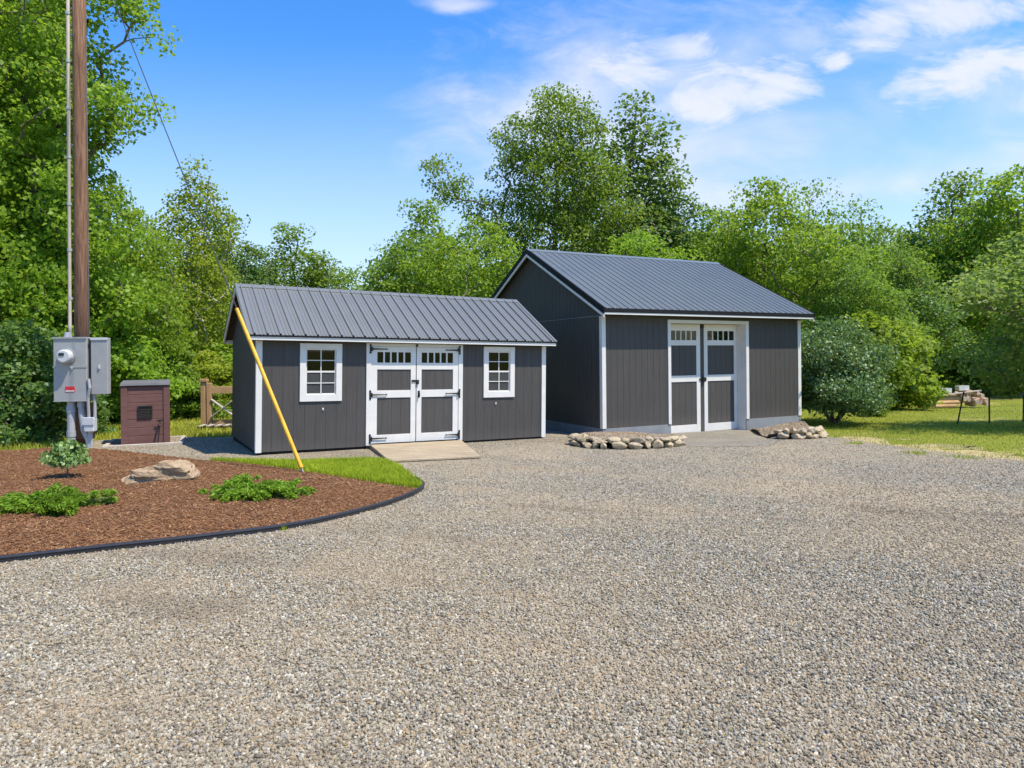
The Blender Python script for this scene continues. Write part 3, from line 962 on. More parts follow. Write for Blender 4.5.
fr.box(DO[1], 4.905, -.026, .02, .002, 2.715)
fr.box(DO[0], DO[1], -.024, .02, DO[3], 2.715)
fr.build('door_casing', 'white', barn, bevel=.003)
rv = MB()
rv.box(DO[0] - .028, DO[0] + .002, .021, .36, -.322, DO[3] + .028)
rv.box(DO[1] - .002, DO[1] + .028, .021, .36, -.322, DO[3] + .028)
rv.box(DO[0] + .002, DO[1] - .002, .021, .36, DO[3], DO[3] + .028)
rv.build('door_jamb', 'white', barn)
yd = .31
dl = panel_door(barn, 2.19, 3.435, -.300, 2.62, .22, .131, (1.24, 2.05), (-.09, 1.07), (2.19, 2.445), yd)
dr = panel_door(barn, 3.575, 4.792, -.300, 2.62, .123, .110, (1.24, 2.05), (-.09, 1.07), (2.19, 2.445), yd)
MB().box(3.436, 3.574, yd + .015, yd + .05, -.300, 2.62).build('astragal', 'panel', barn)
MB().box(2.143, 2.189, yd + .012, yd + .05, -.300, 2.62).build('filler_board', 'white', barn)
hp = MB()
hp.box(3.39, 3.64, yd - .022, yd + .0, 1.10, 1.15)
hp.box(3.50, 3.60, yd - .045, yd - .02, 1.06, 1.18)
hp.build('latch', 'iron', dl)
hb = MB()
hb.box(3.46, 3.56, yd - .02, yd + .012, 2.52, 2.615)
hb.build('head_bolt', 'iron', dr)
im = MB()
x0, x1, y0, y1, z0, z1 = DO[0] - .027, DO[1] + .027, .361, 1.6, -.322, DO[3] + .027
im.quad((x0, y1, z0), (x1, y1, z0), (x1, y1, z1), (x0, y1, z1))
im.quad((x0, y0, z0), (x0, y1, z0), (x0, y1, z1), (x0, y0, z1))
im.quad((x1, y0, z0), (x1, y1, z0), (x1, y1, z1), (x1, y0, z1))
im.quad((x0, y0, z1), (x1, y0, z1), (x1, y1, z1), (x0, y1, z1))
im.quad((x0, y0, z0), (x1, y0, z0), (x1, y1, z0), (x0, y1, z0))
im.build('interior', 'skid', barn)


def on_barn(a, b, z=0.0):
    c, s = cos(BYAW), sin(BYAW)
    return (BX + c * a - s * b, BY + s * a + c * b, z)


# ------------------------------------------------------------------ wooden ramp
rt = thing('wooden_ramp', 'pale plank ramp sloping from the gravel up to the double doors of the smaller shed', 'ramp', (0, 0, 0))
A = [Vector(p) for p in ((-2.845, 13.66, -.005), (-1.10, 14.62, -.040))]      # top edge under the doors
B_ = [Vector(p) for p in ((-2.10, 11.66, -.075), (-0.57, 12.23, -.095))]
A[0].z, A[1].z = -.055, -.095
npl = 9
for i in range(npl):
    t0, t1 = i / npl + .006, (i + 1) / npl - .006
    p00, p01 = A[0].lerp(B_[0], t0), A[1].lerp(B_[1], t0)
    p10, p11 = A[0].lerp(B_[0], t1), A[1].lerp(B_[1], t1)
    dz_ = Vector((0, 0, -.032))
    MB().hexa([p10 + dz_, p11 + dz_, p01 + dz_, p00 + dz_], [p10, p11, p01, p00]).build('plank', 'ramp', rt, bevel=.003)
for k in (0.01, .5, .99):
    p, q = A[0].lerp(A[1], k), B_[0].lerp(B_[1], k)
    dd = (A[1] - A[0]).normalized() * .02
    e0, e1 = Vector((0, 0, -.034)), Vector((0, 0, -.034))
    MB().hexa([Vector((p.x - dd.x, p.y - dd.y, -.22)), Vector((p.x + dd.x, p.y + dd.y, -.22)), Vector((q.x + dd.x, q.y + dd.y, -.2)), Vector((q.x - dd.x, q.y - dd.y, -.2))],
              [p - dd + e0, p + dd + e0, q + dd + e1, q - dd + e1]).build('stringer', 'ramp_side', rt)

# ------------------------------------------------------------------ gravel bank and door apron before the barn
def lift_sheet(name, pts, mat, hts, step=.2):
    """Low bank: outline pts, height above ground from the named anchors."""
    def hf(x, y):
        num = np.zeros(len(x))
        den = np.zeros(len(x))
        for (ax, ay, ah) in hts:
            wgt = 1 / ((x - ax) ** 2 + (y - ay) ** 2 + .02) ** 1.6
            num += wgt * ah
            den += wgt
        return num / den
    return sheet(name, pts, mat, .006, step, hf)


WL = [(1.25, 14.75), (1.30, 14.25), (1.62, 13.78), (2.15, 13.62), (2.75, 13.75), (3.25, 14.1), (3.62, 14.55)]
WR = [(6.05, 16.15), (6.25, 15.75), (6.6, 15.62), (7.0, 15.8), (7.35, 16.25), (7.55, 16.8)]
bl = [on_barn(-.1, -.02), on_barn(2.05, -.02)]
bank = [(p[0], p[1]) for p in WL] + [(bl[1][0], bl[1][1]), (bl[0][0], bl[0][1])]
hts = [(p[0], p[1], .17) for p in WL[1:6]] + [(WL[0][0], WL[0][1], .06), (WL[6][0], WL[6][1], .12)] + [(bl[1][0], bl[1][1], .03), (3.75, 15.6, .03), (3.7, 15.0, .05), (bl[0][0], bl[0][1], .15), (2.6, 15.6, .16), (1.9, 15.4, .15), (3.1, 15.9, .14)]
tag(lift_sheet('gravel_bank', bank, 'soil', hts), kind='structure')
br_ = [on_barn(4.92, -.02), on_barn(L + .1, -.02)]
bank2 = [(p[0], p[1]) for p in WR] + [(br_[1][0], br_[1][1]), (br_[0][0], br_[0][1])]
hts2 = [(p[0], p[1], .16) for p in WR[1:]] + [(WR[0][0], WR[0][1], .1)] + [(br_[0][0], br_[0][1], .02), (6.3, 16.9, .02), (6.15, 16.5, .02), (6.9, 18.4, .10), (br_[1][0], br_[1][1], .16), (7.0, 17.3, .15), (7.3, 18.0, .17)]
tag(lift_sheet('soil_bank', bank2, 'soil', hts2), kind='structure')
ap = [(3.70, 14.35), (4.6, 14.0), (5.6, 14.6), (6.1, 15.9), on_barn(4.78, -.1)[:2], on_barn(4.78, .30)[:2], on_barn(2.2, .30)[:2], on_barn(2.2, -.1)[:2], (3.55, 16.2)]
ap = [(p.x, p.y) for p in spline([(p[0], p[1], 0) for p in ap[-1:] + ap[:4]], 5)] + [(p[0], p[1]) for p in ap[4:8]]
rp = random.Random(9)
ap = [(x + rp.uniform(-.07, .07), y + rp.uniform(-.07, .07)) for x, y in ap[:-4]] + ap[-4:]
tag(sheet('door_apron', ap, 'gravel_pale', .006, .3), kind='structure')


def rock_mesh(rng, sx, sy, sz, sub=3, rough=.22, flat=.0):
    bm = bmesh.new()
    bmesh.ops.create_icosphere(bm, subdivisions=sub, radius=1)
    planes = []
    for _ in range(9):
        d = Vector((rng.gauss(0, 1), rng.gauss(0, 1), rng.gauss(0, 1))).normalized()
        planes.append((d, rng.uniform(.45, .85)))
    ph = [(rng.uniform(2, 5), rng.uniform(2, 5), rng.uniform(2, 5), rng.uniform(0, 6)) for _ in range(4)]
    for v in bm.verts:
        p = v.co.copy()
        for d, o in planes:
            e = p.dot(d) - o
            if e > 0:
                p -= d * e * .95
        k = 1 + rough * .35 * sum(sin(a * p.x + b * p.y + c * p.z + f) for a, b, c, f in ph) / 2
        v.co = Vector((p.x * k * sx, p.y * k * sy, p.z * k * sz))
    return bm


def rock(name, rng, size, loc, rot, mat, parent=None, **kw):
    bm = rock_mesh(rng, *size, **kw)
    me = bpy.data.meshes.new(name)
    bm.to_mesh(me)
    bm.free()
    me.materials.append(M[mat])
    o = bpy.data.objects.new(name, me)
    C.objects.link(o)
    o.location = loc
    o.rotation_euler = rot
    o.parent = parent
    return o


def stone_wall(name, label, path, seed, courses, size):
    rng = random.Random(seed)
    root = thing(name, label, 'stone wall', (0, 0, 0), group='low dry stone walls by the barn doors')
    pts = spline([(a, b, 0) for a, b in path], 12)
    acc = [0]
    for i in range(1, len(pts)):
        acc.append(acc[-1] + (pts[i] - pts[i - 1]).length)

    def at(s):
        for i in range(1, len(pts)):
            if acc[i] >= s:
                t = (s - acc[i - 1]) / max(acc[i] - acc[i - 1], 1e-6)
                return pts[i - 1].lerp(pts[i], t), (pts[i] - pts[i - 1]).normalized()
        return pts[-1], (pts[-1] - pts[-2]).normalized()
    for c in range(courses):
        s = rng.uniform(0, .12)
        while s < acc[-1]:
            hw = rng.uniform(*size) * (1.15 if c else 1) * rng.choice((.6, 1, 1, 1.25))
            s += hw
            p, d = at(s)
            e = s / acc[-1]
            hh = rng.uniform(.055, .10) * (0.75 if min(e, 1 - e) < .1 else 1)
            z = float(zg(p.x, p.y)) + (hh * .75 if c == 0 else .13 + hh * .5)
            inw = Vector((-d.y, d.x, 0)) * (.05 * c + rng.uniform(-.02, .03))
            rock('stone', rng, (hw * 1.08, rng.uniform(.10, .17), hh * rng.uniform(.95, 1.3)), (p.x + inw.x, p.y + inw.y, z),
                 (rng.uniform(-.15, .15), rng.uniform(-.15, .15), math.atan2(d.y, d.x) + rng.uniform(-.25, .25)), 'stone', root, sub=2)
            s += hw * .95


stone_wall('low_stone_wall', 'curved low wall of tan field stones left of the barn doors', WL, 11, 2, (.09, .19))
stone_wall('low_stone_wall', 'short low wall of field stones between the barn doors and the lilac bush', WR, 23, 2, (.09, .17))

# ------------------------------------------------------------------ utility pole, guy wire, meter, cabinet
def zq(x, y):
    return float(zg(np.array([x]), np.array([y]))[0])


PX, PY = -9.04, 14.40
pz = zq(PX, PY)
pole = thing('utility_pole', 'tall brown wooden utility pole behind the grey electric meter', 'utility pole', (PX, PY, pz))
MB().tube([(0, 0, -.3), (0, 0, 4), (0.0, 0, 8), (0.0, 0, 12.2)], [.145, .137, .13, .12], 20).build('shaft', 'pole', pole, smooth=True)
cd = MB()
cd.tube([(-.05, -.30, 2.25), (-.06, -.30, 2.5), (-.16, -.14, 2.8), (-.16, -.13, 6), (-.15, -.12, 12.0)], .034, 12)
cd.build('conduit', 'pvc_tan', pole, smooth=True)
for z in (3.05, 4.06, 5.02, 6.0, 7.02, 8.0, 9.0, 10):
    s = MB()
    s.tube([(-.16, -.13, z), (-.16, -.13, z + .06)], .046, 12)
    s.build('strap', 'pvc', pole)
gw = MB()
gw.tube([(.15, 0, 0.3), (.143, 0, 5), (.13, 0, 11.5)], .006, 6)
gw.build('ground_wire', 'wire', pole)

AX, AY = -3.20, 10.48
az_ = zq(AX, AY)
TP = Vector((-9.02, 14.34, 11.2))
AP = Vector((AX, AY, az_))
guy = thing('guy_wire', 'taut guy wire with yellow plastic guard running from the lawn edge up to the pole', 'guy wire', AP)
dv = TP - AP
g0, g1 = .008, .236
pts = [dv * (i / 24) - Vector((0, 0, .25 * (i / 24) * (1 - i / 24))) for i in range(25)]
MB().tube(pts, .009, 6).build('cable', 'steel_dark', guy)
gd = MB()
gp_ = [dv * (g0 + (g1 - g0) * i / 6) - Vector((0, 0, .25 * (g0 + (g1 - g0) * i / 6))) for i in range(7)]
gd.tube(gp_, .031, 10)
gd.build('guard', 'yellow', guy, smooth=False)
MB().tube([(.03, -.03, -.2), (0, 0, 0), tuple(dv * .012)], .014, 8).build('anchor_rod', 'wire', guy)

MX, MY = -8.92, 14.02
mz = zq(MX, MY)
yawm = .10
met = thing('electric_meter', 'grey electric meter box with round glass meter and red sticker', 'electric meter', (MX, MY, 0), (0, 0, yawm))
zt, zb = 2.145, .84
mb = MB()
mb.box(-.37, .27, -.15, .10, zb, zt)
mb.build('enclosure', 'steel', met, bevel=.012)
for q in ((-.158, zb + .69, zb + .715), (-.17, zt - .028, zt + .006), (-.158, zb + .004, zb + .02)):
    MB().box(-.375, .275, q[0], -.151, q[1], q[2]).build('cover_seam', 'steel', met)
mb = MB()
mb.tube([(-.10, -.151, 1.76), (-.10, -.19, 1.76)], .165, 28)
mb.build('meter_ring', 'steel', met, smooth=False)
mb = MB()
mb.tube([(-.10, -.19, 1.76), (-.10, -.29, 1.76), (-.10, -.31, 1.76)], [.14, .135, .11], 28)
mb.build('meter', 'meter_glass', met, smooth=False)
MB().box(-.18, -.08, -.322, -.3105, 1.77, 1.83).build('display', 'steel_dark', met)
MB().box(-.14, .04, -.156, -.1505, 1.035, 1.15).build('sticker', 'red', met)
MB().box(-.13, .03, -.158, -.1565, 1.045, 1.072).build('sticker_text_band', 'white', met)
hs = MB()
hs.box(-.03, .03, -.175, -.159, 1.53, 1.56)
hs.tube([(0, -.175, 1.50), (0, -.175, 1.53)], .012, 8)
hs.build('seal_hasp', 'meter_glass', met)
hb = MB()
hb.tube([(-.15, -.02, zt), (-.15, -.02, zt + .11)], [.075, .055], 14)
hb.build('hub', 'pvc', met)
for (x, r_) in ((-.10, .075), (.10, .06)):
    c = MB()
    if x < 0:
        c.tube([(x, -.02, zb), (x, -.02, .5), (x, -.02, -.3)], r_, 16)
        c.tube([(x, -.02, .62), (x, -.02, .74)], r_ + .012, 16)
        c.tube([(x, -.02, .12), (x, -.02, .24)], r_ + .012, 16)
    else:
        c.tube([(x, -.03, zb), (x + .01, -.03, .55), (x + .05, -.03, .25), (x + .14, -.03, .05), (x + .16, -.02, -.2)], r_, 14)
        c.tube([(x, -.03, zb - .02), (x, -.03, zb - .12)], r_ + .012, 14)
    c.build('conduit', 'pvc', met, smooth=False)
cab = thing('disconnect_cabinet', 'flat grey steel cabinet mounted right of the electric meter', 'electric cabinet', (MX, MY, 0), (0, 0, yawm))
mb = MB()
mb.box(.335, .66, -.12, .02, .98, 2.13)
mb.build('enclosure', 'steel', cab, bevel=.010)
MB().box(.33, .665, -.135, -.121, 2.09, 2.14).build('lid', 'meter_glass', cab)
MB().box(.49, .52, -.145, -.1205, 1.50, 1.58).build('latch', 'meter_glass', cab)
MB().box(.272, .334, -.08, .05, 1.0, 2.12).build('mounting_gap', 'steel_dark', cab)
c = MB()
c.tube([(.305, -.15, 1.30), (.33, -.16, 1.12), (.28, -.13, .92), (.27, -.08, .5), (.27, -.04, -.2)], .03, 10)
c.build('flex_conduit', 'pvc', cab)
jb = thing('junction_box', 'small pale grey junction box low on the pole beneath the steel cabinet', 'junction box', (MX, MY, 0), (0, 0, yawm))
MB().box(.20, .40, -.16, .0, .22, .50).build('body', 'meter_glass', jb, bevel=.02)
MB().box(.19, .41, -.175, -.158, .36, .52).build('lid', 'meter_glass', jb, bevel=.008)
MB().tube([(.38, -.06, .50), (.38, -.06, .98)], .03, 10).build('conduit', 'pvc', jb)
MB().tube([(.30, -.05, .22), (.30, -.05, -.2)], .03, 10).build('stub', 'pvc', jb)
bk = MB()
bk.box(-.22, .24, .16, .21, .05, .8)
bk.build('mounting_board', 'pole', pole).parent = pole
for o in list(pole.children):
    if o.name.startswith('mounting_board'):
        o.location = (MX - PX - .0, MY - PY + .0, -pz)

# ------------------------------------------------------------------ mauve pump house
px0, py0 = -7.62, 14.98
gx, gy = -7.98, 14.92
pz = zq(gx, gy)
ph = thing('pump_house', 'mauve plank utility box with grey lid and black vent beside the mulch bed', 'utility box', (gx, gy, pz), (0, 0, .46))
ph.scale = (.98, 1, .985)
mb = MB()
zz = .02
while zz < 1.2:
    mb.box(-.44, .44, -.40, .40, zz, zz + .172)
    zz += .178
mb.build('body', 'mauve', ph, bevel=.006)
MB().box(-.445, .445, -.405, .405, 0, .02).build('base_board', 'mauve', ph)
for x in (-.47, .345):
    MB().box(x, x + .125, -.425, -.402, .01, 1.27).build('corner_board', 'mauve', ph, bevel=.004)
    xs_ = -.47 if x < 0 else .442
    for y in (-.40, .28):
        MB().box(xs_, xs_ + .028, y, y + .12, .01, 1.27).build('corner_board', 'mauve', ph, bevel=.004)
MB().hexa([(-.49, -.45, 1.275), (.49, -.45, 1.275), (.49, .45, 1.275), (-.49, .45, 1.275)], [(-.47, -.43, 1.345), (.47, -.43, 1.345), (.47, .43, 1.375), (-.47, .43, 1.375)]).build('lid', 'lid', ph, bevel=.008)
vt = MB()
frame_boards(vt, -.15, .13, .58, .84, .03, -.43, -.402)
for k in range(6):
    z = .615 + k * .035
    vt.hexa([(-.12, -.425, z), (.10, -.425, z), (.10, -.404, z + .018), (-.12, -.404, z + .018)], [(-.12, -.425, z + .006), (.10, -.425, z + .006), (.10, -.404, z + .024), (-.12, -.404, z + .024)])
vt.build('vent', 'iron', ph)
fa = MB()
fa.tube([(.27, -.40, .45), (.27, -.50, .45), (.27, -.53, .40)], .022, 8)
fa.tube([(.27, -.47, .45), (.27, -.47, .51)], .012, 6)
fa.box(.21, .33, -.48, -.46, .50, .53)
fa.tube([(.27, -.53, .40), (.25, -.56, .2), (.23, -.55, .02)], .012, 6)
fa.build('faucet', 'iron', ph)
pd = thing('timber_frame', 'low weathered timber frame on the gravel around the mauve utility box', 'timber edging', (gx, gy, pz), (0, 0, .40))
for (x0, x1, y0, y1) in ((-.75, .75, -.66, -.57), (-.75, .75, .62, .71), (-.75, -.66, -.568, .618), (.66, .75, -.568, .618)):
    MB().box(x0, x1, y0, y1, -.05, .045).build('timber', 'pale_wood', pd, bevel=.006)

# ------------------------------------------------------------------ cedar fence and slatted pallet
fx, fy = -8.25, 18.55
fz = zq(fx, fy)
fn = thing('wooden_fence', 'cedar crossbuck fence section standing left behind the smaller shed', 'fence', (fx, fy, fz), (0, 0, .10))
for x in (-.17, -.02, 2.5):
    MB().box(x, x + .125, -.07, .07, -.1, 1.25 if x != -.02 else 1.22).build('post', 'cedar', fn, bevel=.008)
MB().box(-.19, .0, -.10, .10, 1.25, 1.33).build('post_cap', 'cedar', fn, bevel=.01)
MB().box(.107, 2.498, -.025, .02, .93, 1.12).build('rail', 'cedar_rail', fn, bevel=.004)
MB().box(.107, 2.498, -.025, .02, .08, .22).build('rail', 'cedar_rail', fn, bevel=.004)
MB().beam((.10, -.035, .78), (.72, -.035, .30), .02, .13, (0, 1, 0)).build('brace', 'pale_wood', fn)
MB().beam((.10, -.058, .30), (.72, -.058, .78), .02, .13, (0, 1, 0)).build('brace', 'pale_wood', fn)
pt = thing('wooden_pallet', 'slatted pale pallet lying at the foot of the cedar fence', 'pallet', (fx + .75, fy - .38, fz), (0, 0, .1))
for k in range(7):
    MB().box(-.75 + k * .21, -.75 + k * .21 + .10, -.22, .22, .10, .125).build('slat', 'pale_wood', pt)
for y in (-.2, .18):
    MB().box(-.78, .65, y, y + .04, 0, .099).build('bearer', 'skid', pt)

# ------------------------------------------------------------------ bed edging, boulder
ed = MB()
pts = [Vector((x, y, zq(x, y) + .040)) for x, y in edge_s]
n = len(pts)
for i in range(n - 1):
    p, q = pts[i], pts[i + 1]
    d = (q - p).normalized()
    s_ = Vector((d.y, -d.x, 0)).normalized() * .012
    z_ = Vector((0, 0, -.10))
    ed.hexa([p - s_ + z_, p + s_ + z_, q + s_ + z_, q - s_ + z_], [p - s_, p + s_, q + s_, q - s_])
ed.tube([p + Vector((0, 0, .004)) for p in pts], .019, 8)
tag(ed.build('bed_edging', 'edging', None), 'black plastic edging strip curving along the front of the mulch bed', 'garden edging')

rng = random.Random(4)
bd = rock('boulder', rng, (.49, .38, .245), (-4.83, 9.42, zq(-4.8, 9.4) + .135), (0.20, .08, -.2), 'boulder', None, sub=5, rough=.42)
me = bd.data
for v in me.vertices:                                # bedding layers
    k = v.co
    st = .05
    f_ = (k.z / st) % 1
    k.z = (math.floor(k.z / st) + sst(.25, .75, f_)) * st + .004 * sin(30 * k.x + 17 * k.y)
    s_ = 1 + .05 * sin(math.floor(k.z / st + .5) * 2.4 + 2 * math.atan2(k.y, k.x))
    k.x *= s_
    k.y *= s_
tag(bd, 'large flat tan boulder lying in the mulch bed between the junipers', 'boulder')

# ------------------------------------------------------------------ plants
def unit(a):
    return a / np.maximum(np.linalg.norm(a, axis=-1, keepdims=True), 1e-9)


def leaves(rng, centers, outward, radius, per, size, flat=.65, upb=.7, ctint=None, along=0.0, width=.42):
    """Leaf quads clustered round centres. Returns verts, faces, tint."""
    n = len(centers) * per
    ci = np.repeat(np.arange(len(centers)), per)
    off = rng.normal(0, 1, (n, 3))
    off /= np.maximum(1, np.linalg.norm(off, axis=1, keepdims=True) / 1.9)
    off *= np.asarray(radius)[ci][:, None] * .55 if np.ndim(radius) else radius * .55
    off[:, 2] *= flat
    P = centers[ci] + off
    N = unit(rng.normal(0, 1, (n, 3)) * .75 + np.array([0, 0, upb]) + outward[ci] * .45)
    T = unit(np.cross(N, rng.normal(0, 1, (n, 3))))
    if along:
        T = unit(T * (1 - along) + outward[ci] * along)
        N = unit(np.cross(T, np.cross(N, T)))
    B = np.cross(N, T)
    s = size * rng.uniform(.65, 1.35, (n, 1))
    T = T * s
    Bn = B * s * width
    dr_ = np.array([0, 0, -1]) * s * .18
    V = np.stack([P - T * .5, P + Bn + N * s * .06, P + T * .5 + dr_, P - Bn + N * s * .06], 1).reshape(-1, 3)
    F = np.arange(n * 4).reshape(n, 4)
    base = (ctint if ctint is not None else rng.uniform(0, 1, len(centers)))[ci]
    tint = np.clip(.55 * base + .45 * rng.uniform(0, 1, n), 0, 1)
    return V, F, tint


def skeleton(rng, tips, trunk, rbase, rtip=.012, seg=3):
    """Limbs from trunk polyline to every tip, thickened where they carry more."""
    nodes = [np.array(p, float) for p in trunk]
    par = [-1] + list(range(len(trunk) - 1))
    order = np.argsort(np.linalg.norm(tips - np.array([0, 0, trunk[0][2]]), axis=1))
    ends = []
    for i in order:
        t = tips[i]
        A_ = np.array(nodes)
        d = A_ - t
        dist = np.linalg.norm(d, axis=1)
        pen = dist + 1.6 * np.maximum(0, A_[:, 2] - t[2] + .25 * np.hypot(d[:, 0], d[:, 1])) + .4 * (np.arange(len(A_)) < 2) * 3
        j = int(np.argmin(pen))
        p = A_[j]
        last = j
        mid_up = np.array([0, 0, .12 * dist[j]])
        for k in range(1, seg + 1):
            u = k / seg
            q = p * (1 - u) + t * u + mid_up * 4 * u * (1 - u) * .5 + (rng.normal(0, .05 * dist[j], 3) if k < seg else 0)
            nodes.append(q)
            par.append(last)
            last = len(nodes) - 1
        ends.append(last)
    load = np.zeros(len(nodes))
    for e in ends:
        load[e] += 1
    for i in range(len(nodes) - 1, 0, -1):
        load[par[i]] += load[i]
    rad = rtip * np.maximum(load, .6) ** .52
    rad = rad * min(1.0, 1) * (rbase / max(rad[0], 1e-6)) ** (np.log(np.maximum(load, 1)) / max(np.log(load[0]), 1e-6))
    nodes = np.array(nodes)
    rad[:len(trunk)] = np.maximum(rad[:len(trunk)], rbase * np.linspace(1, .25, len(trunk)))
    idx = np.arange(1, len(nodes))
    p, q = nodes[np.array(par)[1:]], nodes[idx]
    r0, r1 = np.minimum(rad[np.array(par)[1:]], rad[idx] * 1.6), rad[idx]
    D = unit(q - p)
    A1 = unit(np.cross(D, np.where(np.abs(D[:, 2:3]) < .9, np.array([[.2, .1, 1.]]), np.array([[1., .2, 0]]))))
    B1 = np.cross(D, A1)
    k = 6
    ang = 2 * pi * np.arange(k) / k
    ring = A1[:, None] * np.cos(ang)[None, :, None] + B1[:, None] * np.sin(ang)[None, :, None]
    V = np.concatenate([p[:, None] + ring * r0[:, None, None], q[:, None] + ring * r1[:, None, None]], 1)
    m_ = len(p)
    base = (np.arange(m_) * 2 * k)[:, None]
    i0 = np.arange(k)
    i1 = (i0 + 1) % k
    F = np.stack([base + i0, base + i1, base + k + i1, base + k + i0], 2).reshape(-1, 4)
    return V.reshape(-1, 3), F


def poisson(rng, cand, dmin, nmax):
    keep = []
    K = np.zeros((0, 3))
    for c in cand:
        if len(keep) == 0 or np.min(np.sum((K - c) ** 2, axis=1)) > dmin ** 2:
            keep.append(c)
            K = np.array(keep)
            if len(keep) >= nmax:
                break
    return np.array(keep)


def crown_tips(rng, H, base, rmax, shape, n, dmin, hollow=.45, asym=.3, lean=(0, 0)):
    """Tips inside a noisy envelope; shape(t) gives relative radius for t in 0..1 up the crown."""
    ph_ = rng.uniform(0, 2 * pi, 8)
    c = []
    while len(c) < n * 14:
        t = rng.uniform(0, 1)
        th = rng.uniform(0, 2 * pi)
        wv = 1 + asym * (sin(2 * th + ph_[0] + 5 * t) * .5 + sin(3 * th + ph_[1] - 9 * t) * .5 + sin(th + ph_[2] + 14 * t) * .4) + .12 * sin(17 * t + ph_[3] + 4 * th)
        Rr = rmax * shape(t) * max(wv, .25)
        if rng.uniform() > Rr / rmax * 1.1:
            continue
        r = Rr * math.sqrt(rng.uniform(hollow ** 2, 1))
        c.append((r * cos(th) + lean[0] * t, r * sin(th) + lean[1] * t, base + (H - base) * t))
    return poisson(rng, np.array(c), dmin, n)


def lobe_tips(rng, lobes, n, dmin):
    c = []
    vol = np.array([l[3] * l[4] * l[5] for l in lobes])
    for _ in range(n * 14):
        l = lobes[rng.choice(len(lobes), p=vol / vol.sum())]
        d = unit(rng.normal(0, 1, 3)) * rng.uniform(.25, 1) ** .4
        c.append((l[0] + d[0] * l[3], l[1] + d[1] * l[4], l[2] + d[2] * l[5]))
    return poisson(rng, np.array(c), dmin, n)


PROTO = {}


def make_tree(key, seed, tips, trunk, rbase, clump, per, lsize, leaf, bark, flat=.6, upb=.7, twigs=True):
    rng = np.random.default_rng(seed)
    V, F = skeleton(rng, tips, trunk, rbase)
    tm_ = np_mesh('trunk', V, F, [bark], smooth=True)
    cen = tips.mean(0)
    out = unit(tips - cen)
    rad = clump * rng.uniform(.65, 1.25, len(tips))
    V, F, T = leaves(rng, tips, out, rad, per, lsize, flat, upb)
    cm_ = np_mesh('crown', V, F, [leaf], tint=T)
    PROTO[key] = (tm_, cm_)


def place(key, name, label, cat, x, y, s=1.0, rz=0.0, group=None, sz=None, leaf=None, parts=('trunk', 'crown')):
    root = thing(name, label, cat, (x, y, zq(x, y) - .03), (0, 0, rz), group)
    root.scale = (s, s, sz or s)
    for nm, me in zip(parts, PROTO[key]):
        o = bpy.data.objects.new(nm, me)
        C.objects.link(o)
        o.parent = root
        if leaf and nm != parts[0]:
            o.material_slots[0].link = 'OBJECT'
            o.material_slots[0].material = M[leaf]
    return root


def trunk_line(H, lean=(0, 0), wob=.15, n=6, seed=0, z0=-.2):
    r_ = random.Random(seed)
    return [(lean[0] * i / (n - 1) + (r_.uniform(-wob, wob) if i else 0), lean[1] * i / (n - 1) + (r_.uniform(-wob, wob) if i else 0), z0 + (H - z0) * i / (n - 1)) for i in range(n)]


rngs = lambda s: np.random.default_rng(s)
oval = lambda t: (math.sin(pi * min(1, .12 + .88 * t)) ** .6) if t < 1 else 0.2
oval2 = lambda t: max(.12, (1 - (2 * abs(t - .42)) ** 2.2)) if t < .92 else .25
cone = lambda t: max(.08, (1 - t) ** .75 * min(1, .5 + 3 * t))
dome = lambda t: max(.1, math.sqrt(max(0, 1 - t * t)))

# prototypes, 10 m tall unless said
make_tree('round_a', 1, crown_tips(rngs(1), 10, 2.0, 3.1, oval2, 200, .64), trunk_line(8.6, (.3, .2), seed=1), .16, .82, 112, .165, 'leaf_mid', 'bark')
make_tree('round_b', 2, crown_tips(rngs(2), 10, 1.4, 3.4, oval, 230, .62, asym=.55), trunk_line(8.2, (-.4, .1), seed=2), .17, .84, 112, .168, 'leaf_light', 'bark')
make_tree('tall_a', 3, crown_tips(rngs(3), 10, 1.2, 2.4, oval2, 200, .58, asym=.45), trunk_line(9.3, (.2, -.2), seed=3), .14, .70, 112, .15, 'leaf_mid', 'bark')
make_tree('airy', 4, crown_tips(rngs(4), 10, 2.6, 3.0, oval2, 105, .80, hollow=.3, asym=.6), trunk_line(9.2, (-.2, .3), .3, seed=4), .13, .78, 112, .145, 'leaf_mid', 'bark')
make_tree('spire', 5, crown_tips(rngs(5), 10, 1.5, 2.3, cone, 190, .52, asym=.4), trunk_line(9.6, (.1, .1), seed=5), .14, .62, 108, .135, 'leaf_dark', 'bark')
make_tree('birch', 6, crown_tips(rngs(6), 10, .8, 1.75, lambda t: max(.12, min(1, .55 + 1.5 * t) * (1 - t ** 3)), 230, .42, asym=.4, lean=(.4, 0)), trunk_line(9.6, (.9, 0), .12, seed=6), .10, .5, 80, .12, 'leaf_birch', 'pale_bark', .9, .3)
make_tree('shrub_a', 7, crown_tips(rngs(7), 3.0, .15, 1.9, dome, 130, .40, hollow=.5), trunk_line(1.8, (.1, .1), .1, seed=7), .07, .52, 110, .155, 'leaf_mid', 'bark')
make_tree('shrub_b', 8, crown_tips(rngs(8), 3.2, .10, 1.7, oval, 130, .38, asym=.4), trunk_line(2.2, (-.1, .1), .1, seed=8), .07, .48, 110, .145, 'leaf_light', 'bark')
make_tree('shrub_dark', 9, crown_tips(rngs(9), 3.2, .05, 1.6, dome, 150, .34, hollow=.55), trunk_line(2.0, (0, .1), .1, seed=9), .07, .42, 120, .11, 'leaf_dark', 'bark')

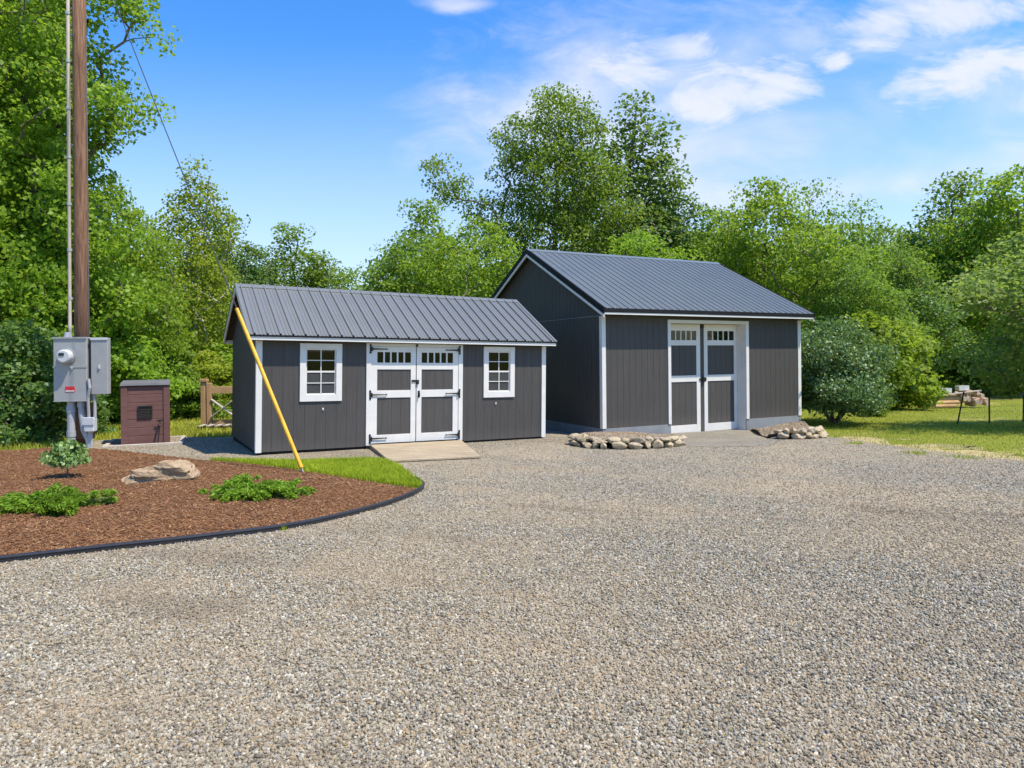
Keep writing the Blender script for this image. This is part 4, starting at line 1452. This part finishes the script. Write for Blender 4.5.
# large cottonwood left of the pole: explicit lobes so its right edge breaks into separate sprays
lob = [(0, 0, 3.2, 2.6, 2.2, 1.9), (-.9, .3, 6.2, 2.6, 2.2, 2.2), (.3, 0, 8.6, 2.4, 2.0, 1.9), (-.5, 0, 11.4, 2.3, 2.0, 2.1),
       (2.55, -.2, 8.35, 1.0, .9, .55), (2.2, .1, 10.3, 1.2, .9, .7), (2.3, 0, 11.6, 1.2, .9, .55), (1.7, .2, 7.3, .9, .8, .5), (1.9, 0, 5.1, 1.0, 1.0, .9), (1.6, .3, 3.4, 1.3, 1.0, 1.0), (-2.4, 0, 4.5, 1.6, 1.4, 2.4), (2.9, -.1, 10.9, .6, .5, .35)]
lob += [(-1.5, -.6, 8.2, 2.2, 1.6, 3.4), (-1.2, -.8, 3.2, 2.4, 1.6, 2.6), (0.3, -.9, 5.2, 1.9, 1.2, 2.6), (-3.0, 0, 9.5, 2.0, 1.6, 3.0)]
tp = lobe_tips(rngs(21), lob, 600, .41)
make_tree('cottonwood', 21, tp, trunk_line(12.2, (-.1, .2), .12, 8, seed=21), .20, .56, 150, .115, 'leaf_light', 'bark', .7, .45)
# tall maple behind the barn: open crown with a long arm reaching left
lob = [(0, 0, 8.0, 2.6, 2.2, 2.0), (.4, 0, 11.2, 2.7, 2.2, 2.3), (-.9, .2, 13.2, 1.9, 1.7, 1.5), (1.3, .1, 13.6, 1.7, 1.6, 1.6), (0.2, 0, 14.9, 1.5, 1.3, .9), (-2.6, 0, 9.4, 1.5, 1.2, 1.3), (-2.2, 0, 12.0, .9, .8, 1.0),
       (-5.4, -.2, 10.9, 1.0, .8, .65), (-6.2, -.2, 11.7, .7, .6, .7), (-4.4, -.1, 9.9, .9, .7, .55), (2.7, .2, 9.3, 1.8, 1.5, 1.7), (2.9, 0, 11.8, 1.2, 1.1, 1.1), (-1.6, 0, 6.3, 1.6, 1.4, .9), (2.0, .2, 6.6, 1.8, 1.6, 1.0)]
tp = lobe_tips(rngs(22), lob, 275, .66)
make_tree('maple', 22, tp, trunk_line(13.2, (.2, 0), .2, 8, seed=22), .26, .80, 135, .142, 'leaf_mid', 'bark', .65, .5)
# lilac: several stems from the ground
tp = crown_tips(rngs(23), 3.1, .55, 1.52, lambda t: max(.15, math.sqrt(max(0, 1 - (1.75 * (t - .38)) ** 2)) if t < .9 else .35), 215, .31, hollow=.5, asym=.42)
V1, F1 = [], []
rs = rngs(24)
off = 0
for k in range(7):
    a = 2 * pi * k / 7 + rs.uniform(-.3, .3)
    sel = tp[(np.floor((np.arctan2(tp[:, 1], tp[:, 0]) + pi) / (2 * pi) * 7).astype(int)) == k]
    if not len(sel):
        continue
    ca = sel.mean(0)
    tr_ = [(.08 * cos(a), .08 * sin(a), -.1), (ca[0] * .25, ca[1] * .25, .28), (ca[0] * .6, ca[1] * .6, .8), (ca[0] * .85, ca[1] * .85, 1.4)]
    v_, f_ = skeleton(rs, sel, tr_, .045, .006, 2)
    V1.append(v_)
    F1.append(f_ + off)
    off += len(v_)
lt = np_mesh('stems', np.concatenate(V1), np.concatenate(F1), ['bark'], smooth=True)
V, F, T = leaves(rngs(25), tp, unit(tp - np.array([0, 0, 1.2])), .40, 130, .088, .85, .4)
PROTO['lilac'] = (lt, np_mesh('crown', V, F, ['leaf_lilac'], tint=T))


def ux(u, y):
    return (u - 512) / 684.65 * y


def top_h(v, y):
    return 1.7 + (357 - v) / 684.65 * y


def tree_at(key, u, v, y, label, name='tree', cat='tree', rz=0., native=10.0, group=None, leaf=None, wide=1.0):
    x = ux(u, y)
    h = top_h(v, y) - zq(x, y)
    s = h / native
    return place(key, name, label, cat, x, y, s * wide, rz, group, s, leaf)


G1 = 'trees of the wood behind the sheds'
# -- trees that can be told apart, left to right
place('cottonwood', 'cottonwood_tree', 'tall leafy cottonwood filling the left edge behind the utility pole', 'tree', -13.15, 18.6, 1.04, 0.0, G1, 1.04)
place('cottonwood', 'cottonwood_tree', 'second leafy cottonwood standing farther back at the left edge', 'tree', -17.6, 23.5, 1.15, 2.2, G1, 1.2)
tree_at('round_b', 112, 178, 21.5, 'broad bright green tree just right of the utility pole', 'maple_tree', rz=.6, group=G1, wide=.72)
tree_at('birch', 186, 163, 25.0, 'slender yellow-green birch with pale trunk left of the smaller shed', 'birch_tree', rz=.3, group=G1, wide=1.05)
tree_at('tall_a', 226, 213, 33, 'dark green tree just behind and right of the birch', 'ash_tree', rz=2.1, group=G1, leaf='leaf_dark')
tree_at('tall_a', 293, 226, 40, 'open crowned tree above the left end of the smaller shed roof', 'oak_tree', rz=1.2, group=G1, wide=1.2)
tree_at('round_a', 345, 272, 44, 'low rounded treetop showing above the middle of the smaller shed roof', 'oak_tree', rz=3.3, group=G1, wide=1.2)
tree_at('round_a', 424, 206, 36, 'mid green tree between the two roofs with sky on its left', 'ash_tree', rz=4.0, group=G1, wide=.95)
tree_at('round_b', 478, 222, 31, 'bright yellow-green tree against the left slope of the barn gable', 'maple_tree', rz=5.1, group=G1, wide=.95)
mx = ux(552, 40)
place('maple', 'maple_tree', 'tallest tree, open crowned with a long branch reaching left above the barn', 'tree', mx, 40, 1.10, 0, G1, (top_h(80, 40) - zq(mx, 40)) / 16.55)
tree_at('spire', 634, 102, 45, 'tall dark tree with pointed tops right behind the tallest tree', 'poplar_tree', rz=.4, group=G1, wide=1.15)
tree_at('spire', 676, 168, 43, 'shorter dark pointed tree on the right flank of the tall dark tree', 'poplar_tree', rz=2.6, group=G1, wide=1.05)
tree_at('round_b', 640, 236, 34, 'bright green treetop just above the barn ridge', 'maple_tree', rz=1.9, group=G1)
tree_at('tall_a', 716, 214, 41, 'slim tree above the right end of the barn ridge', 'ash_tree', rz=.9, group=G1)
tree_at('round_b', 762, 186, 37, 'big light green tree rising over the right slope of the barn roof', 'maple_tree', rz=3.9, group=G1, wide=.85)
tree_at('airy', 812, 190, 42, 'thin crowned tree with sky gaps right of the big light green tree', 'oak_tree', rz=2.2, group=G1, wide=.85)
tree_at('airy', 862, 206, 40, 'feathery treetop above the dip right of the barn', 'oak_tree', rz=5.5, group=G1, wide=.9)
tree_at('round_b', 852, 258, 32, 'full light green tree right behind the lilac bush', 'maple_tree', rz=.2, group=G1, wide=.9, leaf='leaf_mid')
tree_at('round_a', 958, 186, 45, 'tall green tree with sky gaps near the right edge', 'oak_tree', rz=1.6, group=G1, wide=1.0)
tree_at('round_b', 1022, 176, 40, 'yellow-green tall tree at the far right edge', 'maple_tree', rz=.9, group=G1, wide=.9)
tree_at('round_b', 1084, 214, 18.5, 'drooping olive green tree leaning in from the right edge over the wire fence', 'willow_tree', rz=2.0, group=G1, leaf='leaf_olive', wide=1.3)
tree_at('tall_a', 902, 262, 38, 'dark tree in the gap left of the log pile', 'ash_tree', rz=3.0, group=G1, leaf='leaf_dark', wide=1.2)
# -- the closed wood farther back: alike from here
rr = random.Random(8)
GB = 'back row of the wood'
LB = 'one of the like green trees closing the wood behind the front row'
for i, u in enumerate(range(-140, 1200, 46)):
    y = rr.uniform(50, 62)
    v = rr.uniform(268, 300) if 150 < u < 420 else rr.uniform(232, 280)
    tree_at(rr.choice(['round_a', 'round_b', 'tall_a']), u + rr.uniform(-12, 12), v, y, LB, 'forest_tree', rz=rr.uniform(0, 6.2), group=GB, leaf=rr.choice(['leaf_mid', 'leaf_dark', 'leaf_mid']), wide=1.25)
# -- underwood
GU = 'underwood along the edge of the wood'
LU = 'one of the like leafy shrubs massed under the trees at the lawn edge'
for i, u in enumerate(range(-60, 1150, 34)):
    y = rr.uniform(33, 39)
    if 880 < u:
        y += 9
    tree_at(rr.choice(['shrub_a', 'shrub_b', 'shrub_a']), u + rr.uniform(-10, 10), rr.uniform(322, 350), y, LU, 'wood_edge_shrub', 'shrub', rr.uniform(0, 6), 3.05, GU, rr.choice(['leaf_mid', 'leaf_dark', 'leaf_light', 'leaf_mid']), 1.25)
GS = 'shrubs near the sheds'
tree_at('shrub_dark', 14, 318, 15.2, 'dark glossy shrub at the left edge below the cottonwood', 'viburnum_shrub', 'shrub', .4, 3.2, GS, None, 1.05)
tree_at('shrub_dark', 52, 352, 16.6, 'lower dark shrub directly behind the electric meter', 'viburnum_shrub', 'shrub', 2.4, 3.2, GS, None, 1.0)
tree_at('shrub_b', 112, 318, 20.2, 'bright leafy shrub behind the mauve utility box', 'dogwood_shrub', 'shrub', 1.0, 3.2, GS, None, 1.0)
tree_at('shrub_a', 150, 335, 22.5, 'rounded green shrub right of and behind the mauve utility box', 'dogwood_shrub', 'shrub', 3.0, 3.0, GS, None, 1.0)
tree_at('shrub_b', 206, 352, 23.0, 'yellow-green shrub behind the cedar fence', 'dogwood_shrub', 'shrub', 4.4, 3.2, GS, 'leaf_birch', 1.15)
tree_at('shrub_a', 176, 366, 21.6, 'low shrub in the grass below the birch', 'dogwood_shrub', 'shrub', 5.2, 3.0, GS, 'leaf_mid', 1.1)
tree_at('shrub_b', 236, 338, 25.0, 'shrub showing against the left end wall of the smaller shed', 'dogwood_shrub', 'shrub', .7, 3.2, GS, 'leaf_light', 1.1)
tree_at('shrub_b', 866, 320, 29.5, 'light green shrub right of the lilac bush', 'dogwood_shrub', 'shrub', 2.7, 3.2, GS, 'leaf_light', 1.1)
tree_at('shrub_a', 872, 346, 38, 'mid green shrub left of the log pile', 'dogwood_shrub', 'shrub', 1.7, 3.0, GS, 'leaf_mid', .9)
tree_at('shrub_b', 876, 396, 24.5, 'tiny grassy shrub at the foot of the lilac bush', 'spirea_shrub', 'shrub', 1.7, 3.2, GS, 'leaf_light', .9)
lx, ly = 10.05, 21.4
place('lilac', 'lilac_bush', 'big round lilac bush with bare crooked stems beside the barn', 'bush', lx, ly, .94, .5, GS, (top_h(326, ly) - zq(lx, ly)) / 3.2, None, ('stems', 'crown'))


# -- plants in the bed
def juniper(label, x, y, rx, ry, h, seed):
    rng = np.random.default_rng(seed)
    root = thing('juniper', label, 'shrub', (x, y, zq(x, y) + .08), (0, 0, 0), 'low junipers in the mulch bed')
    cen, out, stems = [], [], MB()
    for k in range(58):
        a = rng.uniform(0, 2 * pi)
        ln_ = rng.uniform(.35, 1.3)
        tip = np.array([cos(a) * rx * ln_, sin(a) * ry * ln_, h * rng.uniform(.25, 1.0) * (1.15 - .6 * ln_)])
        st = [tuple(tip * u * np.array([1, 1, 0]) + np.array([0, 0, tip[2] * (u ** .7)])) for u in (0, .35, .7, 1)]
        stems.tube(st, [.012, .009, .006, .003], 4)
        d = unit(tip[None])[0]
        for u in np.linspace(.25, 1.05, 11):
            side = rng.normal(0, .035, 3)
            cen.append(tip * u * np.array([1, 1, 0]) + np.array([0, 0, tip[2] * u ** .7]) + side)
            out.append(d)
    stems.build('stems', 'bark', root)
    cen, out = np.array(cen), np.array(out)
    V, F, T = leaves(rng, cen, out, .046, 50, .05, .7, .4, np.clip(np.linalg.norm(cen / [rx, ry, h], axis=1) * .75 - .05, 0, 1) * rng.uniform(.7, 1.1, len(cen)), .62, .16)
    me = np_mesh('foliage', V, F, ['leaf_juniper'], tint=np.clip(T, 0, 1))
    o = bpy.data.objects.new('foliage', me)
    C.objects.link(o)
    o.parent = root
    return root


juniper('bright green spreading juniper at the left edge of the mulch bed', -5.10, 7.46, .56, .40, .22, 31)
juniper('spreading juniper in the mulch bed right of the tan boulder', -3.13, 8.25, .53, .36, .20, 32)
rng = np.random.default_rng(40)
rh = thing('rhododendron', 'small upright rhododendron in the mulch in front of the electric meter', 'shrub', (-6.24, 9.58, zq(-6.3, 9.6) + .07), (0, 0, .4))
rh.scale = (.72, .72, .95)
tips = crown_tips(rng, .56, .25, .30, dome, 52, .085, hollow=.3)
V, F = skeleton(rng, tips, [(0, 0, -.05), (0, 0, .05), (.01, 0, .12), (0, .01, .2)], .016, .003, 2)
o = bpy.data.objects.new('stems', np_mesh('stems', V, F, ['bark']))
C.objects.link(o)
o.parent = rh
V, F, T = leaves(rng, tips, unit(tips - [0, 0, .15]), .085, 22, .075, .8, .5)
o = bpy.data.objects.new('foliage', np_mesh('foliage', V, F, ['leaf_rhodo'], tint=T))
C.objects.link(o)
o.parent = rh

# ------------------------------------------------------------------ log pile, blocks, wire fence on the right lawn
lx0, ly0 = 18.55, 29.6
lz = zq(lx0, ly0)
lp = thing('log_pile', 'pile of tan cut logs on the lawn before the dark wood', 'log pile', (lx0, ly0, lz), (0, 0, .12))
lp.scale = (.86, .9, .86)
rl = random.Random(3)
for row in range(4):
    for k in range(5 - row):
        y = -.3 + k * .2 + row * .1
        x0 = -.95 + rl.uniform(-.12, .12) + row * .22
        MB().tube([(x0, y, .1 + row * .165), (x0 + 1.55, y, .1 + row * .165 + rl.uniform(-.03, .03))], rl.uniform(.085, .11), 10).build('log', 'log', lp)
for k in range(26):
    a = rl.uniform(-.4, .4)
    x, z = .85 + rl.uniform(0, 1.35), .10 + rl.uniform(0, .85)
    z *= 1 - abs(x - 1.35) * .55
    y = rl.uniform(-.45, .1)
    m_ = MB()
    m_.tube([(x, y, z), (x + .2 * sin(a), y + .5, z + .04)], .1 + rl.uniform(-.02, .03), 9)
    m_.build('cut_log', 'log_end', lp)
for k, (x, z) in enumerate(((.15, .66), (.98, .74))):
    bx_ = thing('concrete_block', ('left pale hollow block on top of the log pile', 'right pale hollow block on top of the log pile')[k], 'block', (lx0 + x, ly0 + .12 * x, lz + z), (0, .05 * (1 - 2 * k), .12), 'pale blocks on the log pile')
    q = MB()
    q.box(-.24, .24, -.12, -.09, 0, .2)
    q.box(-.24, .24, .09, .12, 0, .2)
    for xx in (-.24, -.015, .21):
        q.box(xx, xx + .03, -.089, .089, .003, .197)
    q.box(-.209, .209, -.088, .088, 0.0, .012)
    q.build('shell', 'block', bx_)
pl = thing('plank', 'weathered grey plank lying across the log pile', 'plank', (lx0 + .6, ly0 - .1, lz + .60), (0, -.10, .10))
MB().box(-1.1, 1.1, -.08, .08, 0, .04).build('board', 'pale_wood', pl)
wf = thing('wire_fence', 'wire mesh garden fence with thin dark posts on the right lawn', 'fence', (0, 0, 0))
fp = [(13.35, 20.55), (14.45, 20.75), (15.55, 20.85), (18.0, 21.1)]
tops = []
for k, (x, y) in enumerate(fp):
    z = zq(x, y)
    ln_ = (.20, -.0, .03, 0)[k]
    m_ = MB()
    m_.box(-.017, .017, -.017, .017, -.1, 1.0)
    o = m_.build('post', 'post', wf, bevel=.003)
    o.location = (x, y, z)
    o.rotation_euler = (0, ln_, 0)
    tops.append(Vector((x + .96 * sin(ln_), y, z + .96 * cos(ln_))))
wm = MB()
for i in range(3):
    p, q = Vector((fp[i][0], fp[i][1], zq(*fp[i]) + .04)), Vector((fp[i + 1][0], fp[i + 1][1], zq(*fp[i + 1]) + .04))
    tp_, tq = tops[i], tops[i + 1]
    for k in range(7):
        u = k / 6
        wm.tube([p.lerp(tp_, u), q.lerp(tq, u)], .0025 if k < 6 else .0034, 4, False)
    nv = int((q - p).length / .16)
    for k in range(1, nv):
        u = k / nv
        wm.tube([p.lerp(q, u), tp_.lerp(tq, u)], .0018, 4, False)
wm.build('wire_mesh', 'pvc', wf)

# ------------------------------------------------------------------ stuff: grass, loose gravel, bark chips
def blades(name, xs, ys, zs, h, wdt, mat, seed, tone=None):
    rng = np.random.default_rng(seed)
    n = len(xs)
    P = np.stack([xs, ys, zs], 1)
    th = rng.uniform(0, 2 * pi, n)
    side = np.stack([np.cos(th), np.sin(th), 0 * th], 1)
    hh = h * rng.uniform(.5, 1.25, n)
    lean = rng.normal(0, .38, (n, 2)) * hh[:, None]
    tip = P + np.concatenate([lean, hh[:, None]], 1)
    mid = P + np.concatenate([lean * .35, hh[:, None] * .6], 1)
    wv = side * wdt
    V = np.stack([P - wv, P + wv, mid + wv * .7, tip, mid - wv * .7], 1).reshape(-1, 3)
    b = (np.arange(n) * 5)[:, None]
    F = np.concatenate([b + np.array([[0, 1, 2, 4]])])
    F2 = b + np.array([[4, 2, 3, 3]])
    V2 = np.stack([mid - wv * .7, mid + wv * .7, tip + wv * .08, tip - wv * .08], 1).reshape(-1, 3)
    V1 = np.stack([P - wv, P + wv, mid + wv * .7, mid - wv * .7], 1).reshape(-1, 3)
    VV = np.concatenate([V1, V2])
    FF = np.arange(len(VV)).reshape(-1, 4)
    tn = rng.uniform(0, 1, n) if tone is None else np.clip(tone + rng.normal(0, .2, n), 0, 1)
    o = bpy.data.objects.new(name, np_mesh(name, VV, FF, [mat], tint=np.concatenate([tn, tn])))
    C.objects.link(o)
    return tag(o, kind='stuff')


def scatter(poly, n, seed, sel=None):
    rng = np.random.default_rng(seed)
    P = np.array([(p[0], p[1]) for p in poly])
    lo, hi = P.min(0), P.max(0)
    x = rng.uniform(lo[0], hi[0], n)
    y = rng.uniform(lo[1], hi[1], n)
    k = inside(poly, x, y)
    if sel is not None:
        k &= sel(x, y, rng)
    return x[k], y[k]


def vn(x, y, f, s):
    """Cheap smooth value noise 0..1."""
    r_ = np.random.default_rng(s)
    v = np.zeros(len(x))
    for i in range(7):
        a, b, c = r_.normal(0, f, 2).tolist() + [r_.uniform(0, 6.3)]
        v += np.sin(a * x + b * y + c)
    return .5 + v / 7


x, y = scatter(turf_poly, 130000, 51)
d = edge_dist(turf_poly, x, y)
k = np.random.default_rng(1).uniform(0, 1, len(x)) < .35 + 2.2 * d
x, y = x[k], y[k]
blades('turf_grass', x, y, zg(x, y) + .008, .075, .004, 'blade', 52, .35 + .5 * vn(x, y, 2.5, 3))
nb = lambda x, y, rng: (rng.uniform(0, 1, len(x)) < (.25 + .75 * vn(x, y, .8, 5)) * np.clip(30 / (y * y) * 12, 0, 1)) & ~inside(gravel_poly, x, y) & ~inside(bed_poly, x, y) & ~(inside(verge_poly, x, y) & (rng.uniform(0, 1, len(x)) < .25 + .72 * (edge_dist(off_, x, y) > .12)))
lawn_r = [(6.9, 11.5), (12, 8.0), (20, 12), (26, 33), (9, 34), (7.5, 20)]
x, y = scatter(lawn_r, 190000, 53, nb)
dry = .6 * vn(x, y, .9, 5) + .4 * vn(x, y, .25, 15)
blades('lawn_grass', x, y, zg(x, y) - .015, .055, .007, 'blade_dry', 54, np.clip(1.25 - 1.2 * dry, 0, 1))
x, y = scatter(verge_poly, 26000, 57)
k = np.random.default_rng(3).uniform(0, 1, len(x)) < .25 + .9 * vn(x, y, 1.6, 8)
x, y = x[k], y[k]
blades('dry_grass', x, y, zg(x, y) - .01, .045, .006, 'straw', 58, np.clip(1.2 - 1.3 * vn(x, y, 1.3, 9), 0, 1))
lawn_l = [(-17, 12), (-9.3, 13.6), (-9.3, 15.6), (-7.9, 16.1), (-6.2, 16.3), (-4, 18), (-4, 26), (-17, 26)]
x, y = scatter(lawn_l, 120000, 55, nb)
blades('lawn_grass', x, y, zg(x, y) - .015, .12, .007, 'blade_dry', 56, np.clip(1.0 - .8 * vn(x, y, .9, 5), 0, 1))


wr = np.random.default_rng(71)
wx, wy = [], []
for (cx_, cy_, n_, sp_) in ((-2.30, 6.86, 26, .025), (7.3, 14.6, 120, .12), (7.6, 12.9, 160, .16), (8.1, 12.3, 120, .14), (9.3, 10.7, 160, .2)):
    wx.append(cx_ + wr.normal(0, sp_, n_))
    wy.append(cy_ + wr.normal(0, sp_, n_))
wx, wy = np.concatenate(wx), np.concatenate(wy)
blades('weed_tufts', wx, wy, zg(wx, wy), .05, .005, 'blade', 72)


def scatter_instances(name, P, mat, smin, smax, seed, prim='ico'):
    me = bpy.data.meshes.new(name)
    me.vertices.add(len(P))
    me.vertices.foreach_set('co', np.ascontiguousarray(P, dtype=np.float32).ravel())
    me.update()
    o = bpy.data.objects.new(name, me)
    C.objects.link(o)
    me.materials.append(M[mat])
    g = bpy.data.node_groups.new(name + '_nodes', 'GeometryNodeTree')
    g.interface.new_socket('Geometry', in_out='INPUT', socket_type='NodeSocketGeometry')
    g.interface.new_socket('Geometry', in_out='OUTPUT', socket_type='NodeSocketGeometry')
    N = g.nodes.new
    gi, go = N('NodeGroupInput'), N('NodeGroupOutput')
    if prim == 'ico':
        pr = N('GeometryNodeMeshIcoSphere')
        pr.inputs['Radius'].default_value = .5
        pr.inputs['Subdivisions'].default_value = 1
    else:
        pr = N('GeometryNodeMeshCube')
    sm = N('GeometryNodeSetMaterial')
    sm.inputs['Material'].default_value = M[mat]
    ip = N('GeometryNodeInstanceOnPoints')
    rv_, sv = N('FunctionNodeRandomValue'), N('FunctionNodeRandomValue')
    for nd, lo, hi, sd_ in ((rv_, (0, 0, 0) if prim == 'ico' else (-.45, -.45, 0), (6.28, 6.28, 6.28) if prim == 'ico' else (.45, .45, 6.28), seed), (sv, smin, smax, seed + 1)):
        nd.data_type = 'FLOAT_VECTOR'
        nd.inputs[0].default_value = lo
        nd.inputs[1].default_value = hi
        nd.inputs['Seed'].default_value = sd_
    lk = g.links.new
    lk(gi.outputs[0], ip.inputs['Points'])
    lk(pr.outputs[0], sm.inputs['Geometry'])
    lk(sm.outputs[0], ip.inputs['Instance'])
    lk(rv_.outputs[0], ip.inputs['Rotation'])
    lk(sv.outputs[0], ip.inputs['Scale'])
    lk(ip.outputs[0], go.inputs[0])
    md = o.modifiers.new('scatter', 'NODES')
    md.node_group = g
    return tag(o, kind='stuff')


rng = np.random.default_rng(61)
n = 620000
yv = rng.uniform(2.2, 16.5, n)
keep = rng.uniform(0, 1, n) < np.clip((5.0 / yv) ** 1.7, 0, 1)
yv = yv[keep]
xv = rng.uniform(-1.2, 1.2, len(yv)) * yv
k = inside(gravel_poly, xv, yv) & ~inside(bed_poly, xv, yv) & ~inside(turf_poly, xv, yv)
xv, yv = xv[k], yv[k]
c_, s_ = cos(-SYAW), sin(-SYAW)
la, lb = c_ * (xv - SX) - s_ * (yv - SY), s_ * (xv - SX) + c_ * (yv - SY)
k = ~((la > -.05) & (la < 6.35) & (lb > -.03) & (lb < 3.4))
c_, s_ = cos(-BYAW), sin(-BYAW)
lb2 = s_ * (xv - BX) + c_ * (yv - BY)
la2 = c_ * (xv - BX) - s_ * (yv - BY)
k &= ~((la2 > -.05) & (lb2 > -.02))
ramp_poly = [(A[0].x, A[0].y), (A[1].x, A[1].y), (B_[1].x, B_[1].y), (B_[0].x, B_[0].y)]
apn = inside(ap, xv, yv)
k &= ~inside(ramp_poly, xv, yv) & ~inside(bank, xv, yv) & ~inside(bank2, xv, yv) & ~(apn & (rng.uniform(0, 1, len(xv)) < .3 * sst(0, .8, edge_dist(ap, xv, yv))))
xv, yv = xv[k], yv[k]
scatter_instances('loose_gravel', np.stack([xv, yv, zg(xv, yv) + rng.uniform(-.002, .006, len(xv))], 1), 'pebble', (.010, .010, .007), (.030, .026, .020), 62)
for pl_, ht_, cnt in ((bank, hts, 9000), (bank2, hts2, 7000)):
    x, y = scatter(pl_, cnt, 66)
    num, den = np.zeros(len(x)), np.zeros(len(x))
    for (ax, ay, ah) in ht_:
        wg = 1 / ((x - ax) ** 2 + (y - ay) ** 2 + .02) ** 1.6
        num += wg * ah
        den += wg
    scatter_instances('bank_gravel', np.stack([x, y, zg(x, y) + num / den + .008], 1), 'pebble_brown', (.014, .014, .010), (.055, .05, .04), 67)
x, y = scatter(bed_poly, 190000, 63, lambda x, y, rng: (rng.uniform(0, 1, len(x)) < np.clip((7 / np.maximum(y, 1)) ** 1.2, 0, 1)) & (x > -.85 * y))
scatter_instances('mulch_chips', np.stack([x, y, zg(x, y) + .008 + bed_h(x, y) + np.random.default_rng(2).uniform(0, .012, len(x))], 1), 'chip', (.012, .004, .0025), (.046, .010, .006), 64, 'cube')

# stray pebbles and dry leaves are left to the loose gravel; clear rotation of helper collections
bpy.context.view_layer.update()
